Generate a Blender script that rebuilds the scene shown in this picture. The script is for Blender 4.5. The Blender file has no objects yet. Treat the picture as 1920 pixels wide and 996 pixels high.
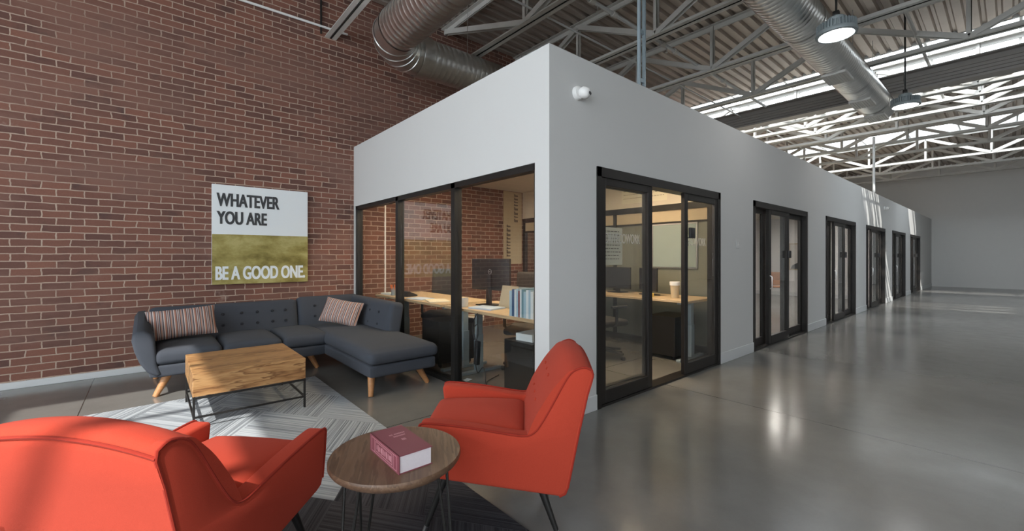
import bpy, bmesh, math, random
from mathutils import Vector, Matrix

random.seed(7)
R = math.radians
sc = bpy.context.scene
COL = sc.collection

# ------------------------------------------------------------------ camera
FPX, CX, HY, EYE = 799.0, 960.0, 481.0, 1.35
YAW = math.atan2(938.0, FPX)                   # forward direction measured from +X towards +Y
cam_d = bpy.data.cameras.new('camera')
cam = bpy.data.objects.new('camera', cam_d)
COL.objects.link(cam)
cam.location = (0, 0, EYE)
cam.rotation_euler = (R(90), 0, YAW - R(90))
cam_d.sensor_fit = 'HORIZONTAL'
cam_d.sensor_width = 36.0
cam_d.lens = FPX / 1920.0 * 36.0
cam_d.shift_x = 0.0
cam_d.shift_y = -(498.0 - HY) / 1920.0
cam_d.clip_start = 0.05
cam_d.clip_end = 200
sc.camera = cam

# ------------------------------------------------------------------ light
sc.view_settings.view_transform = 'Standard'
sc.view_settings.look = 'None'
sc.view_settings.gamma = 1.0
sc.view_settings.use_curve_mapping = False
sc.view_settings.exposure = 0.0
SKY_STRENGTH = 6.4
SUN_STRENGTH = 6.5
SUN_DIR = Vector((0.70, 0.65, -1.0)).normalized()
LAMP = 34.0            # office ceiling lamps
BAY = 40.0             # high-bay lamps

world = bpy.data.worlds.new('sky')
sc.world = world
world.use_nodes = True
wn = world.node_tree
wn.nodes.clear()
w_out = wn.nodes.new('ShaderNodeOutputWorld')
w_bg = wn.nodes.new('ShaderNodeBackground')
w_bg.inputs['Color'].default_value = (0.91, 0.965, 1.0, 1)
w_bg.inputs['Strength'].default_value = SKY_STRENGTH
wn.links.new(w_bg.outputs[0], w_out.inputs[0])

sun_d = bpy.data.lights.new('sun', 'SUN')
sun_d.energy = SUN_STRENGTH
sun_d.angle = R(0.6)
sun_d.color = (1.0, 0.94, 0.86)
sun = bpy.data.objects.new('sun', sun_d)
COL.objects.link(sun)
sun.location = (-8, -6, 12)
sun.rotation_euler = SUN_DIR.to_track_quat('-Z', 'Y').to_euler()

ROOF = 5.40
XL, XR, YB, YF = -5.5, 27.0, -7.0, 6.60          # hall: left, far end, back, brick wall
SKY = [(-4.9, -3.1, -7.0, 2.15), (11.2, 13.6, -7.0, 6.6), (18.35, 20.15, -7.0, 6.6)]   # x0 x1 y0 y1


def portal(name, loc, rot, sx, sy):
    d = bpy.data.lights.new(name, 'AREA')
    d.shape = 'RECTANGLE'
    d.size, d.size_y = sx, sy
    d.cycles.is_portal = True
    o = bpy.data.objects.new(name, d)
    COL.objects.link(o)
    o.location, o.rotation_euler = loc, rot
    return o


for a, b, ya_, yb_ in SKY:
    portal('skylight_portal', ((a + b) / 2, (ya_ + yb_) / 2, ROOF + 0.12), (0, 0, 0), b - a, yb_ - ya_)
WIN_L = (-5.6, 5.6, 0.5, 4.4)                    # window band in the left wall: y0 y1 z0 z1
WIN_B = (-4.5, 1.0, 0.8, 3.0)                    # window band in the back wall: x0 x1 z0 z1
portal('window_portal', (XL - 0.1, 0, (WIN_L[2] + WIN_L[3]) / 2), (0, R(-90), 0), WIN_L[3] - WIN_L[2], WIN_L[1] - WIN_L[0])
portal('window_portal', ((WIN_B[0] + WIN_B[1]) / 2, YB - 0.1, (WIN_B[2] + WIN_B[3]) / 2), (R(90), 0, 0), WIN_B[1] - WIN_B[0], WIN_B[3] - WIN_B[2])


# ------------------------------------------------------------------ materials
class N:
    """A small wrapper for building a node material."""

    def __init__(self, name):
        self.m = bpy.data.materials.new(name)
        self.m.use_nodes = True
        self.t = self.m.node_tree
        self.t.nodes.clear()
        self.out = self.t.nodes.new('ShaderNodeOutputMaterial')

    def n(self, kind, **kw):
        x = self.t.nodes.new(kind)
        for k, v in kw.items():
            if hasattr(x, k):
                setattr(x, k, v)
            else:
                x.inputs[k.replace('_', ' ')].default_value = v
        return x

    def l(self, a, b):
        self.t.links.new(a, b)

    def math(self, op, a, b=None):
        x = self.t.nodes.new('ShaderNodeMath')
        x.operation = op
        for i, v in enumerate((a, b)):
            if v is None:
                continue
            if isinstance(v, (int, float)):
                x.inputs[i].default_value = v
            else:
                self.l(v, x.inputs[i])
        return x.outputs[0]

    def mix(self, f, a, b, mode='MIX'):
        x = self.t.nodes.new('ShaderNodeMix')
        x.data_type = 'RGBA'
        x.blend_type = mode
        for s, v in ((x.inputs['Factor'], f), (x.inputs[6], a), (x.inputs[7], b)):
            if isinstance(v, (int, float)):
                s.default_value = v
            elif isinstance(v, tuple):
                s.default_value = (*v, 1) if len(v) == 3 else v
            else:
                self.l(v, s)
        return x.outputs[2]

    def ramp(self, f, stops):
        x = self.t.nodes.new('ShaderNodeValToRGB')
        cr = x.color_ramp
        while len(cr.elements) < len(stops):
            cr.elements.new(0.5)
        for e, (p, c) in zip(cr.elements, stops):
            e.position = p
            e.color = (*c, 1) if isinstance(c, tuple) else (c, c, c, 1)
        self.l(f, x.inputs[0])
        return x.outputs[0]

    def coord(self, scale=(1, 1, 1), kind='Object', rot=(0, 0, 0)):
        tc = self.t.nodes.new('ShaderNodeTexCoord')
        mp = self.t.nodes.new('ShaderNodeMapping')
        mp.inputs['Scale'].default_value = scale
        mp.inputs['Rotation'].default_value = rot
        self.l(tc.outputs[kind], mp.inputs[0])
        return mp.outputs[0]

    def noise(self, vec, scale, detail=3, rough=0.5):
        x = self.t.nodes.new('ShaderNodeTexNoise')
        x.inputs['Scale'].default_value = scale
        x.inputs['Detail'].default_value = detail
        x.inputs['Roughness'].default_value = rough
        self.l(vec, x.inputs['Vector'])
        return x.outputs['Fac']

    def bsdf(self, color=(0.5, 0.5, 0.5), rough=0.5, metal=0.0, spec=0.5, bump=None, bump_s=0.3, bump_d=0.01, **kw):
        p = self.t.nodes.new('ShaderNodeBsdfPrincipled')
        for s, v in ((p.inputs['Base Color'], color), (p.inputs['Roughness'], rough)):
            if isinstance(v, tuple):
                s.default_value = (*v, 1)
            elif isinstance(v, (int, float)):
                s.default_value = v
            else:
                self.l(v, s)
        p.inputs['Metallic'].default_value = metal
        p.inputs['Specular IOR Level'].default_value = spec
        for k, v in kw.items():
            p.inputs[k.replace('_', ' ')].default_value = v
        if bump is not None:
            b = self.t.nodes.new('ShaderNodeBump')
            b.inputs['Strength'].default_value = bump_s
            b.inputs['Distance'].default_value = bump_d
            self.l(bump, b.inputs['Height'])
            self.l(b.outputs[0], p.inputs['Normal'])
        self.l(p.outputs[0], self.out.inputs[0])
        return self.m


def plain(name, c, rough=0.5, metal=0.0, spec=0.5, vary=0.12, scale=6.0, **kw):
    m = N(name)
    f = m.noise(m.coord(), scale, 4, 0.6)
    lo = tuple(x * (1 - vary) for x in c)
    hi = tuple(min(1, x * (1 + vary)) for x in c)
    return m.bsdf(m.mix(f, lo, hi), rough, metal, spec, **kw)


def fabric(name, c, weave=900.0, vary=0.18):
    m = N(name)
    v = m.coord()
    f = m.noise(v, weave * 0.5, 2, 0.7)
    g = m.noise(v, 9.0, 3, 0.6)
    col = m.mix(f, tuple(x * (1 - vary) for x in c), tuple(min(1, x * (1 + vary)) for x in c))
    col = m.mix(m.math('MULTIPLY', g, 0.25), col, tuple(x * 0.8 for x in c))
    return m.bsdf(col, 0.95, 0, 0.15, bump=f, bump_s=0.25, bump_d=0.002, Sheen_Weight=0.03, Sheen_Roughness=0.6)


def emitter(name, c, s):
    m = N(name)
    e = m.n('ShaderNodeEmission')
    e.inputs[0].default_value = (*c, 1)
    e.inputs[1].default_value = s
    m.l(e.outputs[0], m.out.inputs[0])
    return m.m


def glass(name, tint=(0.95, 0.955, 0.95), ior=1.8):
    m = N(name)
    tr = m.n('ShaderNodeBsdfTransparent')
    tr.inputs[0].default_value = (*tint, 1)
    gl = m.n('ShaderNodeBsdfGlossy')
    gl.inputs['Roughness'].default_value = 0.0
    # Schlick reflectance, the same from either side of the sheet
    f0 = ((ior - 1) / (ior + 1)) ** 2
    ge = m.n('ShaderNodeNewGeometry')
    dt_ = m.n('ShaderNodeVectorMath', operation='DOT_PRODUCT')
    m.l(ge.outputs['Incoming'], dt_.inputs[0])
    m.l(ge.outputs['Normal'], dt_.inputs[1])
    g5 = m.math('POWER', m.math('SUBTRACT', 1.0, m.math('ABSOLUTE', dt_.outputs['Value'])), 5.0)
    fac = m.math('ADD', m.math('MULTIPLY', g5, 1 - f0), f0)
    mx = m.n('ShaderNodeMixShader')
    m.l(fac, mx.inputs[0])
    m.l(tr.outputs[0], mx.inputs[1])
    m.l(gl.outputs[0], mx.inputs[2])
    m.l(mx.outputs[0], m.out.inputs[0])
    return m.m


def brick_mat():
    m = N('old_red_brick')
    tc = m.n('ShaderNodeTexCoord')
    sep = m.n('ShaderNodeSeparateXYZ')
    m.l(tc.outputs['Object'], sep.inputs[0])
    com = m.n('ShaderNodeCombineXYZ')
    m.l(sep.outputs['X'], com.inputs[0])
    m.l(sep.outputs['Z'], com.inputs[1])
    v = com.outputs[0]
    # slightly wavering courses
    wob = m.noise(v, 7.0, 2)
    add = m.n('ShaderNodeVectorMath', operation='ADD')
    cw = m.n('ShaderNodeCombineXYZ')
    m.l(m.math('MULTIPLY', m.math('SUBTRACT', wob, 0.5), 0.016), cw.inputs[1])
    m.l(m.math('MULTIPLY', m.math('SUBTRACT', m.noise(v, 11.0, 2), 0.5), 0.03), cw.inputs[0])
    m.l(v, add.inputs[0])
    m.l(cw.outputs[0], add.inputs[1])

    def bricks(c1, c2, mo, bias):
        b = m.n('ShaderNodeTexBrick')
        b.offset = 0.5
        m.l(add.outputs[0], b.inputs['Vector'])
        for k, x in (('Color1', c1), ('Color2', c2), ('Mortar', mo)):
            b.inputs[k].default_value = (*x, 1)
        b.inputs['Scale'].default_value = 1.0
        b.inputs['Brick Width'].default_value = 0.215
        b.inputs['Row Height'].default_value = 0.0765
        b.inputs['Mortar Size'].default_value = 0.0062
        b.inputs['Mortar Smooth'].default_value = 0.25
        b.inputs['Bias'].default_value = bias
        return b
    b1 = bricks((0.275, 0.122, 0.086), (0.135, 0.071, 0.059), (0.56, 0.43, 0.34), -0.05)
    b2 = bricks((0.0, 0.0, 0.0), (1.0, 1.0, 1.0), (0.5, 0.5, 0.5), 0.0)
    grain = m.noise(v, 60.0, 4, 0.7)
    col = m.mix(m.math('MULTIPLY', grain, 0.55), b1.outputs[0], (0.10, 0.05, 0.042), 'MIX')
    # sooty bricks among the red ones
    blot = m.ramp(m.noise(v, 3.1, 4, 0.65), [(0.55, 0.0), (0.66, 1.0)])
    soot = m.math('MULTIPLY', m.math('MULTIPLY', blot, b2.outputs[0]), 0.6)
    inv = m.math('SUBTRACT', 1.0, b1.outputs['Fac'])
    col = m.mix(m.math('MULTIPLY', soot, inv), col, (0.062, 0.045, 0.043))
    # smeared, washed patches where the joints nearly vanish
    sm = m.ramp(m.noise(m.coord((0.55, 1, 1.5)), 1.25, 5, 0.62), [(0.47, 0.0), (0.62, 1.0)])
    col = m.mix(m.math('MULTIPLY', sm, 0.66), col, (0.225, 0.125, 0.098))
    # old limewash traces
    wh = m.ramp(m.noise(m.coord((1, 1, 1)), 2.3, 6, 0.7), [(0.66, 0.0), (0.78, 1.0)])
    col = m.mix(m.math('MULTIPLY', wh, 0.45), col, (0.50, 0.40, 0.35))
    h = m.math('ADD', m.math('MULTIPLY', inv, 1.0), m.math('MULTIPLY', grain, 0.35))
    return m.bsdf(col, 0.88, 0, 0.25, bump=h, bump_s=0.55, bump_d=0.008)


def concrete_mat():
    m = N('polished_concrete')
    v = m.coord()
    a = m.noise(v, 0.55, 6, 0.62)
    b = m.noise(v, 5.0, 5, 0.65)
    c = m.noise(v, 90.0, 2, 0.6)
    col = m.ramp(a, [(0.3, (0.122, 0.120, 0.114)), (0.52, (0.185, 0.182, 0.173)), (0.72, (0.250, 0.245, 0.233))])
    col = m.mix(m.math('MULTIPLY', b, 0.5), col, (0.12, 0.117, 0.107))
    col = m.mix(m.math('MULTIPLY', c, 0.18), col, (0.26, 0.25, 0.235))
    # saw-cut joints
    sep = m.n('ShaderNodeSeparateXYZ')
    m.l(v, sep.inputs[0])
    jx = m.math('ABSOLUTE', m.math('SUBTRACT', m.math('FLOORED_MODULO', m.math('SUBTRACT', sep.outputs[0], 4.14 - 2.3), 4.6), 2.3))
    jy = m.math('ABSOLUTE', m.math('SUBTRACT', m.math('FLOORED_MODULO', m.math('SUBTRACT', sep.outputs[1], -1.4 - 2.3), 4.6), 2.3))
    j = m.math('LESS_THAN', m.math('MINIMUM', jx, jy), 0.004)
    col = m.mix(j, col, (0.03, 0.03, 0.028))
    ro = m.math('ADD', m.math('MULTIPLY', b, 0.16), 0.11)
    return m.bsdf(col, ro, 0, 0.6, bump=m.noise(v, 2.2, 3), bump_s=0.05, bump_d=0.02)


def rug_mat():
    """Striped carpet tiles on a diagonal lattice: pale by the sofa, charcoal by the armchairs."""
    m = N('striped_carpet_tiles')
    tc = m.n('ShaderNodeTexCoord')
    sep = m.n('ShaderNodeSeparateXYZ')
    m.l(tc.outputs['Object'], sep.inputs[0])
    x = m.math('DIVIDE', m.math('SUBTRACT', sep.outputs[0], 1.086), 0.312)
    y = m.math('DIVIDE', m.math('SUBTRACT', sep.outputs[1], 3.75), 0.443)
    u = m.math('MULTIPLY', m.math('ADD', x, y), 0.5)
    w = m.math('MULTIPLY', m.math('SUBTRACT', x, y), 0.5)
    fu, fw = m.math('FLOOR', u), m.math('FLOOR', w)
    par = m.math('FLOORED_MODULO', m.math('ADD', fu, fw), 2.0)
    s = m.math('ADD', m.math('MULTIPLY', u, m.math('SUBTRACT', 1.0, par)), m.math('MULTIPLY', w, par))
    along = m.math('ADD', m.math('MULTIPLY', w, m.math('SUBTRACT', 1.0, par)), m.math('MULTIPLY', u, par))
    cv = m.n('ShaderNodeCombineXYZ')
    m.l(m.math('MULTIPLY', s, 44.0), cv.inputs[0])
    m.l(m.math('MULTIPLY', along, 0.35), cv.inputs[1])
    m.l(m.math('ADD', m.math('MULTIPLY', fu, 7.3), m.math('MULTIPLY', fw, 3.1)), cv.inputs[2])
    st = m.n('ShaderNodeTexNoise')
    st.inputs['Scale'].default_value = 1.0
    st.inputs['Detail'].default_value = 3
    st.inputs['Roughness'].default_value = 0.7
    m.l(cv.outputs[0], st.inputs['Vector'])
    stripe = m.ramp(st.outputs['Fac'], [(0.36, 0.0), (0.62, 1.0)])
    idx = m.math('SUBTRACT', fu, fw)
    dark = m.math('LESS_THAN', idx, -2.5)
    wn_ = m.n('ShaderNodeTexWhiteNoise')
    cc = m.n('ShaderNodeCombineXYZ')
    m.l(fu, cc.inputs[0])
    m.l(fw, cc.inputs[1])
    m.l(cc.outputs[0], wn_.inputs['Vector'])
    rnd = wn_.outputs['Value']
    lightc = m.mix(stripe, m.mix(par, (0.19, 0.215, 0.24), (0.080, 0.092, 0.108)), (0.50, 0.54, 0.575))
    lightc = m.mix(m.math('MULTIPLY', rnd, 0.35), lightc, (0.30, 0.33, 0.355))
    darkc = m.mix(stripe, (0.010, 0.011, 0.014), (0.060, 0.058, 0.068))
    col = m.mix(dark, lightc, darkc)
    fine = m.noise(tc.outputs['Object'], 400.0, 2)
    col = m.mix(m.math('MULTIPLY', fine, 0.35), col, (0.12, 0.12, 0.125))
    return m.bsdf(col, 0.96, 0, 0.1, bump=fine, bump_s=0.4, bump_d=0.003)


def wood(name, c1, c2, c3, axis=0, plank=0.09, ring=14.0, rough=0.45, rot=0.0):
    """Boards side by side along one local axis, each with its own grain and tone."""
    m = N(name)
    v = m.coord(rot=(0, 0, rot))
    sep = m.n('ShaderNodeSeparateXYZ')
    m.l(v, sep.inputs[0])
    a = sep.outputs[axis]
    o = sep.outputs[1 - axis]
    z = sep.outputs[2]
    pid = m.math('FLOOR', m.math('DIVIDE', m.math('ADD', o, z), plank))
    cv = m.n('ShaderNodeCombineXYZ')
    m.l(m.math('ADD', m.math('MULTIPLY', a, 1.6), m.math('MULTIPLY', pid, 5.17)), cv.inputs[0])
    m.l(m.math('MULTIPLY', o, ring), cv.inputs[1])
    m.l(m.math('MULTIPLY', z, ring), cv.inputs[2])
    big = m.noise(cv.outputs[0], 1.0, 4, 0.6)
    cv2 = m.n('ShaderNodeCombineXYZ')
    m.l(m.math('MULTIPLY', a, 8.0), cv2.inputs[0])
    m.l(m.math('MULTIPLY', o, 160.0), cv2.inputs[1])
    m.l(m.math('MULTIPLY', z, 160.0), cv2.inputs[2])
    fine = m.noise(cv2.outputs[0], 1.0, 3, 0.6)
    wave = m.math('FRACT', m.math('MULTIPLY', big, 6.0))
    col = m.ramp(wave, [(0.0, c2), (0.45, c1), (0.85, c3), (1.0, c2)])
    wn_ = m.n('ShaderNodeTexWhiteNoise')
    wn_.noise_dimensions = '1D'
    m.l(pid, wn_.inputs['W'])
    col = m.mix(m.math('MULTIPLY', wn_.outputs['Value'], 0.55), col, c3)
    col = m.mix(m.math('MULTIPLY', fine, 0.35), col, c2)
    return m.bsdf(col, rough, 0, 0.4, bump=fine, bump_s=0.08, bump_d=0.002)


def stripe_pillow():
    m = N('striped_pillow_cloth')
    v = m.coord()
    sep = m.n('ShaderNodeSeparateXYZ')
    m.l(v, sep.inputs[0])
    f = m.math('FRACT', m.math('DIVIDE', sep.outputs[0], 0.084))
    x = m.n('ShaderNodeValToRGB')
    x.color_ramp.interpolation = 'CONSTANT'
    seq = [(0.0, (0.06, 0.05, 0.06)), (0.10, (0.62, 0.56, 0.52)), (0.20, (0.42, 0.19, 0.13)), (0.36, (0.10, 0.08, 0.09)), (0.44, (0.55, 0.49, 0.46)),
           (0.52, (0.20, 0.10, 0.09)), (0.62, (0.60, 0.55, 0.52)), (0.68, (0.07, 0.06, 0.07)), (0.78, (0.46, 0.25, 0.18)), (0.90, (0.35, 0.30, 0.30))]
    cr = x.color_ramp
    while len(cr.elements) < len(seq):
        cr.elements.new(0.5)
    for e, (p, c) in zip(cr.elements, seq):
        e.position = p
        e.color = (*c, 1)
    m.l(f, x.inputs[0])
    w = m.noise(v, 350.0, 2)
    return m.bsdf(m.mix(m.math('MULTIPLY', w, 0.3), x.outputs[0], (0.2, 0.17, 0.17)), 0.95, 0, 0.1, bump=w, bump_s=0.3, bump_d=0.002)


def gold_mat():
    m = N('gold_leaf_paint')
    v = m.coord((1, 1, 1.8))
    a = m.noise(v, 2.6, 6, 0.65)
    b = m.noise(v, 22.0, 4, 0.7)
    c = m.ramp(a, [(0.36, (0.17, 0.135, 0.030)), (0.5, (0.36, 0.30, 0.09)), (0.62, (0.52, 0.46, 0.19))])
    c = m.mix(m.math('MULTIPLY', b, 0.4), c, (0.30, 0.25, 0.07))
    return m.bsdf(c, 0.5, 0.25, 0.5)


M = dict(
    brick=brick_mat(), concrete=concrete_mat(), rug=rug_mat(),
    wallp=plain('grey_white_wall_paint', (0.595, 0.60, 0.595), 0.7, vary=0.015, scale=1.5),
    trimp=plain('white_trim_paint', (0.62, 0.635, 0.64), 0.5, vary=0.02),
    cream=plain('cream_office_paint', (0.66, 0.60, 0.50), 0.8, vary=0.03),
    white=plain('white_paint', (0.78, 0.78, 0.77), 0.6, vary=0.02),
    deck=plain('bare_steel_deck', (0.46, 0.405, 0.36), 0.42, 0.45, vary=0.25, scale=1.2),
    joist=plain('grey_joist_paint', (0.60, 0.59, 0.56), 0.55, vary=0.12, scale=2.5),
    girder=plain('girder_paint', (0.34, 0.32, 0.30), 0.6, vary=0.08),
    galv=plain('galvanised_steel', (0.74, 0.74, 0.73), 0.28, 1.0, vary=0.18, scale=9),
    black=plain('black_frame_metal', (0.018, 0.017, 0.016), 0.4, 0.2, vary=0.2),
    bronze=plain('dark_bronze_frame', (0.015, 0.0125, 0.011), 0.45, 0.2, vary=0.15),
    blackp=plain('black_plastic', (0.020, 0.020, 0.022), 0.5, vary=0.2),
    greyp=plain('dark_grey_mesh_cloth', (0.040, 0.038, 0.038), 0.85, vary=0.2),
    steel=plain('satin_steel', (0.62, 0.62, 0.62), 0.3, 1.0, vary=0.05),
    bluegrey=plain('blue_grey_steel_leg', (0.30, 0.37, 0.41), 0.45, 0.2, vary=0.05),
    glass=glass('clear_glass'),
    roofglass=glass('skylight_glazing', (0.96, 0.97, 0.98), 1.3),
    sofa=fabric('charcoal_sofa_cloth', (0.058, 0.065, 0.080)),
    sofadark=fabric('dark_button_cloth', (0.030, 0.033, 0.040)),
    red=fabric('coral_red_cloth', (0.43, 0.050, 0.026)),
    redpipe=fabric('coral_red_piping', (0.30, 0.028, 0.016)),
    pillow=stripe_pillow(), gold=gold_mat(),
    signw=plain('sign_white', (0.80, 0.84, 0.86), 0.5, vary=0.01),
    signk=plain('sign_charcoal_ink', (0.045, 0.047, 0.050), 0.6),
    acacia=wood('golden_acacia', (0.40, 0.205, 0.080), (0.150, 0.062, 0.022), (0.54, 0.315, 0.135), 0, 0.115, 11.0),
    walnut=wood('walnut_laminate', (0.150, 0.082, 0.047), (0.080, 0.043, 0.026), (0.20, 0.122, 0.078), 0, 0.07, 16.0, 0.4, R(-62)),
    walnutedge=plain('walnut_edge_band', (0.20, 0.115, 0.070), 0.45, vary=0.2, scale=30),
    beech=wood('orange_beech_leg', (0.46, 0.215, 0.085), (0.36, 0.155, 0.055), (0.53, 0.27, 0.12), 0, 0.5, 30.0, 0.4),
    desk=wood('pale_maple_desk', (0.56, 0.42, 0.26), (0.46, 0.33, 0.19), (0.62, 0.48, 0.31), 1, 0.4, 12.0, 0.4),
    greenp=plain('grey_green_office_panel', (0.17, 0.175, 0.14), 0.6, vary=0.05), boardw=plain('pale_board', (0.27, 0.32, 0.30), 0.25, vary=0.02),
    tan=plain('tan_board', (0.50, 0.41, 0.28), 0.8, vary=0.1, scale=3),
    paper=plain('cream_paper', (0.72, 0.68, 0.54), 0.8, vary=0.03),
    ink=plain('brown_ink', (0.16, 0.13, 0.10), 0.8),
    pages=plain('book_pages', (0.74, 0.68, 0.72), 0.85, vary=0.06, scale=120),
    bookred=plain('dusty_red_cover', (0.235, 0.065, 0.085), 0.5, vary=0.05),
    bookink=plain('pale_cover_lettering', (0.52, 0.25, 0.28), 0.5),
    lens=emitter('lit_lamp_lens', (1.0, 0.97, 0.95), BAY),
    panel=emitter('lit_office_panel', (1.0, 0.78, 0.52), LAMP),
    panelw=emitter('lit_white_panel', (1.0, 0.93, 0.86), LAMP * 1.9),
    screen=plain('dark_screen_glass', (0.03, 0.035, 0.045), 0.15, vary=0.1),
    letter=plain('frosted_white_letter', (0.56, 0.54, 0.48), 0.6),
    orange=plain('orange_plastic', (0.70, 0.16, 0.04), 0.5),
    yellow=plain('yellow_paper', (0.75, 0.60, 0.18), 0.7),
    bluec=plain('pale_blue_card', (0.50, 0.62, 0.80), 0.6),
    lampgrey=plain('grey_lamp_casting', (0.30, 0.345, 0.36), 0.5, 0.3, vary=0.08),
    floorwood=plain('oak_chair_wood', (0.42, 0.20, 0.09), 0.5, vary=0.15, scale=12),
    photo=plain('pale_photo_print', (0.62, 0.60, 0.57), 0.5, vary=0.05),
    teal=plain('teal_folder', (0.14, 0.28, 0.33), 0.6), navy=plain('navy_folder', (0.05, 0.11, 0.22), 0.6),
    wbook=plain('white_binder', (0.70, 0.76, 0.78), 0.6), lbook=plain('light_blue_binder', (0.36, 0.52, 0.62), 0.6), maroon=plain('maroon_cover', (0.20, 0.04, 0.05), 0.6),
)


# ------------------------------------------------------------------ shape helpers
class B:
    def __init__(self):
        self.bm = bmesh.new()

    def _bev(self, verts, off, seg=2):
        es = {e for v in verts for e in v.link_edges}
        bmesh.ops.bevel(self.bm, geom=list(es), offset=off, segments=seg, affect='EDGES', profile=0.5)

    def box(self, x0, x1, y0, y1, z0, z1, bev=0.0, seg=2, rot=None, piv=None):
        r = bmesh.ops.create_cube(self.bm, size=1.0)
        vs = r['verts']
        c = Vector(((x0 + x1) / 2, (y0 + y1) / 2, (z0 + z1) / 2))
        for v in vs:
            v.co = Vector((v.co.x * (x1 - x0), v.co.y * (y1 - y0), v.co.z * (z1 - z0))) + c
        if rot is not None:
            p = Vector(piv) if piv else c
            for v in vs:
                v.co = rot @ (v.co - p) + p
        if bev:
            self._bev(vs, bev, seg)
        return self

    def prism(self, poly, axis, a0, a1, bev=0.0, seg=2):
        """poly: 2-D outline; axis 'y': poly is (x, z); axis 'x': (y, z); axis 'z': (x, y)."""
        def P(p, a):
            return {'y': (p[0], a, p[1]), 'x': (a, p[0], p[1]), 'z': (p[0], p[1], a)}[axis]
        lo = [self.bm.verts.new(P(p, a0)) for p in poly]
        hi = [self.bm.verts.new(P(p, a1)) for p in poly]
        n = len(poly)
        f1, f2 = self.bm.faces.new(lo[::-1]), self.bm.faces.new(hi)
        fs = [f1, f2]
        for i in range(n):
            fs.append(self.bm.faces.new((lo[i], lo[(i + 1) % n], hi[(i + 1) % n], hi[i])))
        bmesh.ops.recalc_face_normals(self.bm, faces=fs)
        if bev:
            es = list(f1.edges) + list(f2.edges)
            bmesh.ops.bevel(self.bm, geom=es, offset=bev, segments=seg, affect='EDGES', profile=0.5)
        return self

    def tube(self, pts, r, seg=8, closed=False, caps=True):
        pts = [Vector(p) for p in pts]
        n = len(pts)
        rr = r if isinstance(r, (list, tuple)) else [r] * n
        rings = []
        prev = None
        for i, p in enumerate(pts):
            if closed:
                t = (pts[(i + 1) % n] - pts[i - 1]).normalized()
            else:
                t = (pts[min(i + 1, n - 1)] - pts[max(i - 1, 0)]).normalized()
            if prev is None:
                a = t.orthogonal().normalized()
            else:
                a = prev - t * prev.dot(t)
                a = a.normalized() if a.length > 1e-6 else t.orthogonal().normalized()
            prev = a
            b = t.cross(a)
            rings.append([self.bm.verts.new(p + (a * math.cos(2 * math.pi * k / seg) + b * math.sin(2 * math.pi * k / seg)) * rr[i]) for k in range(seg)])
        m = n if closed else n - 1
        for i in range(m):
            A, C = rings[i], rings[(i + 1) % n]
            for k in range(seg):
                self.bm.faces.new((A[k], A[(k + 1) % seg], C[(k + 1) % seg], C[k]))
        if caps and not closed:
            self.bm.faces.new(rings[0][::-1])
            self.bm.faces.new(rings[-1])
        return self

    def lathe(self, prof, c=(0, 0, 0), seg=40, axis='z'):
        """prof: [(radius, height)]; closes on the axis where the radius is 0."""
        c = Vector(c)

        def P(r, h, k):
            a = 2 * math.pi * k / seg
            x, y = r * math.cos(a), r * math.sin(a)
            return c + Vector({'z': (x, y, h), 'x': (h, x, y), 'y': (x, h, y)}[axis])
        rings = []
        for r, h in prof:
            rings.append([self.bm.verts.new(P(0, h, 0))] if r < 1e-6 else [self.bm.verts.new(P(r, h, k)) for k in range(seg)])
        fs = []
        for A, C in zip(rings, rings[1:]):
            for k in range(seg):
                k2 = (k + 1) % seg
                if len(A) == 1 and len(C) == 1:
                    continue
                if len(A) == 1:
                    fs.append(self.bm.faces.new((A[0], C[k], C[k2])))
                elif len(C) == 1:
                    fs.append(self.bm.faces.new((A[k], A[k2], C[0])))
                else:
                    fs.append(self.bm.faces.new((A[k], A[k2], C[k2], C[k])))
        bmesh.ops.recalc_face_normals(self.bm, faces=fs)
        return self

    def cushion(self, x0, x1, y0, y1, z0, z1, r, puff=0.0, cuts=12, bottom=0.0):
        """A box with rounded edges and a swelling top."""
        sx, sy, sz = (x1 - x0) / 2, (y1 - y0) / 2, (z1 - z0) / 2
        c = Vector(((x0 + x1) / 2, (y0 + y1) / 2, (z0 + z1) / 2))
        r = min(r, sx, sy, sz)
        tmp = bmesh.new()
        bmesh.ops.create_cube(tmp, size=2.0)
        bmesh.ops.subdivide_edges(tmp, edges=list(tmp.edges), cuts=cuts, use_grid_fill=True)
        for v in tmp.verts:
            q = []
            for u, s in ((v.co.x, sx), (v.co.y, sy), (v.co.z, sz)):
                u = math.copysign(abs(u) ** 0.55, u) if abs(u) > 1e-6 else 0.0
                q.append(u * s)
            p = Vector(q)
            i = Vector(tuple(max(-(s - r), min(s - r, a)) for a, s in zip(p, (sx, sy, sz))))
            d = p - i
            if d.length > 1e-9:
                p = i + d.normalized() * r
            k = max(0, 1 - (p.x / sx) ** 2) ** 0.7 * max(0, 1 - (p.y / sy) ** 2) ** 0.7
            if p.z > 0:
                p.z += puff * k
            else:
                p.z -= bottom * k
            v.co = p + c
        me = bpy.data.meshes.new('tmp')
        tmp.to_mesh(me)
        tmp.free()
        self.bm.from_mesh(me)
        bpy.data.meshes.remove(me)
        return self

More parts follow.
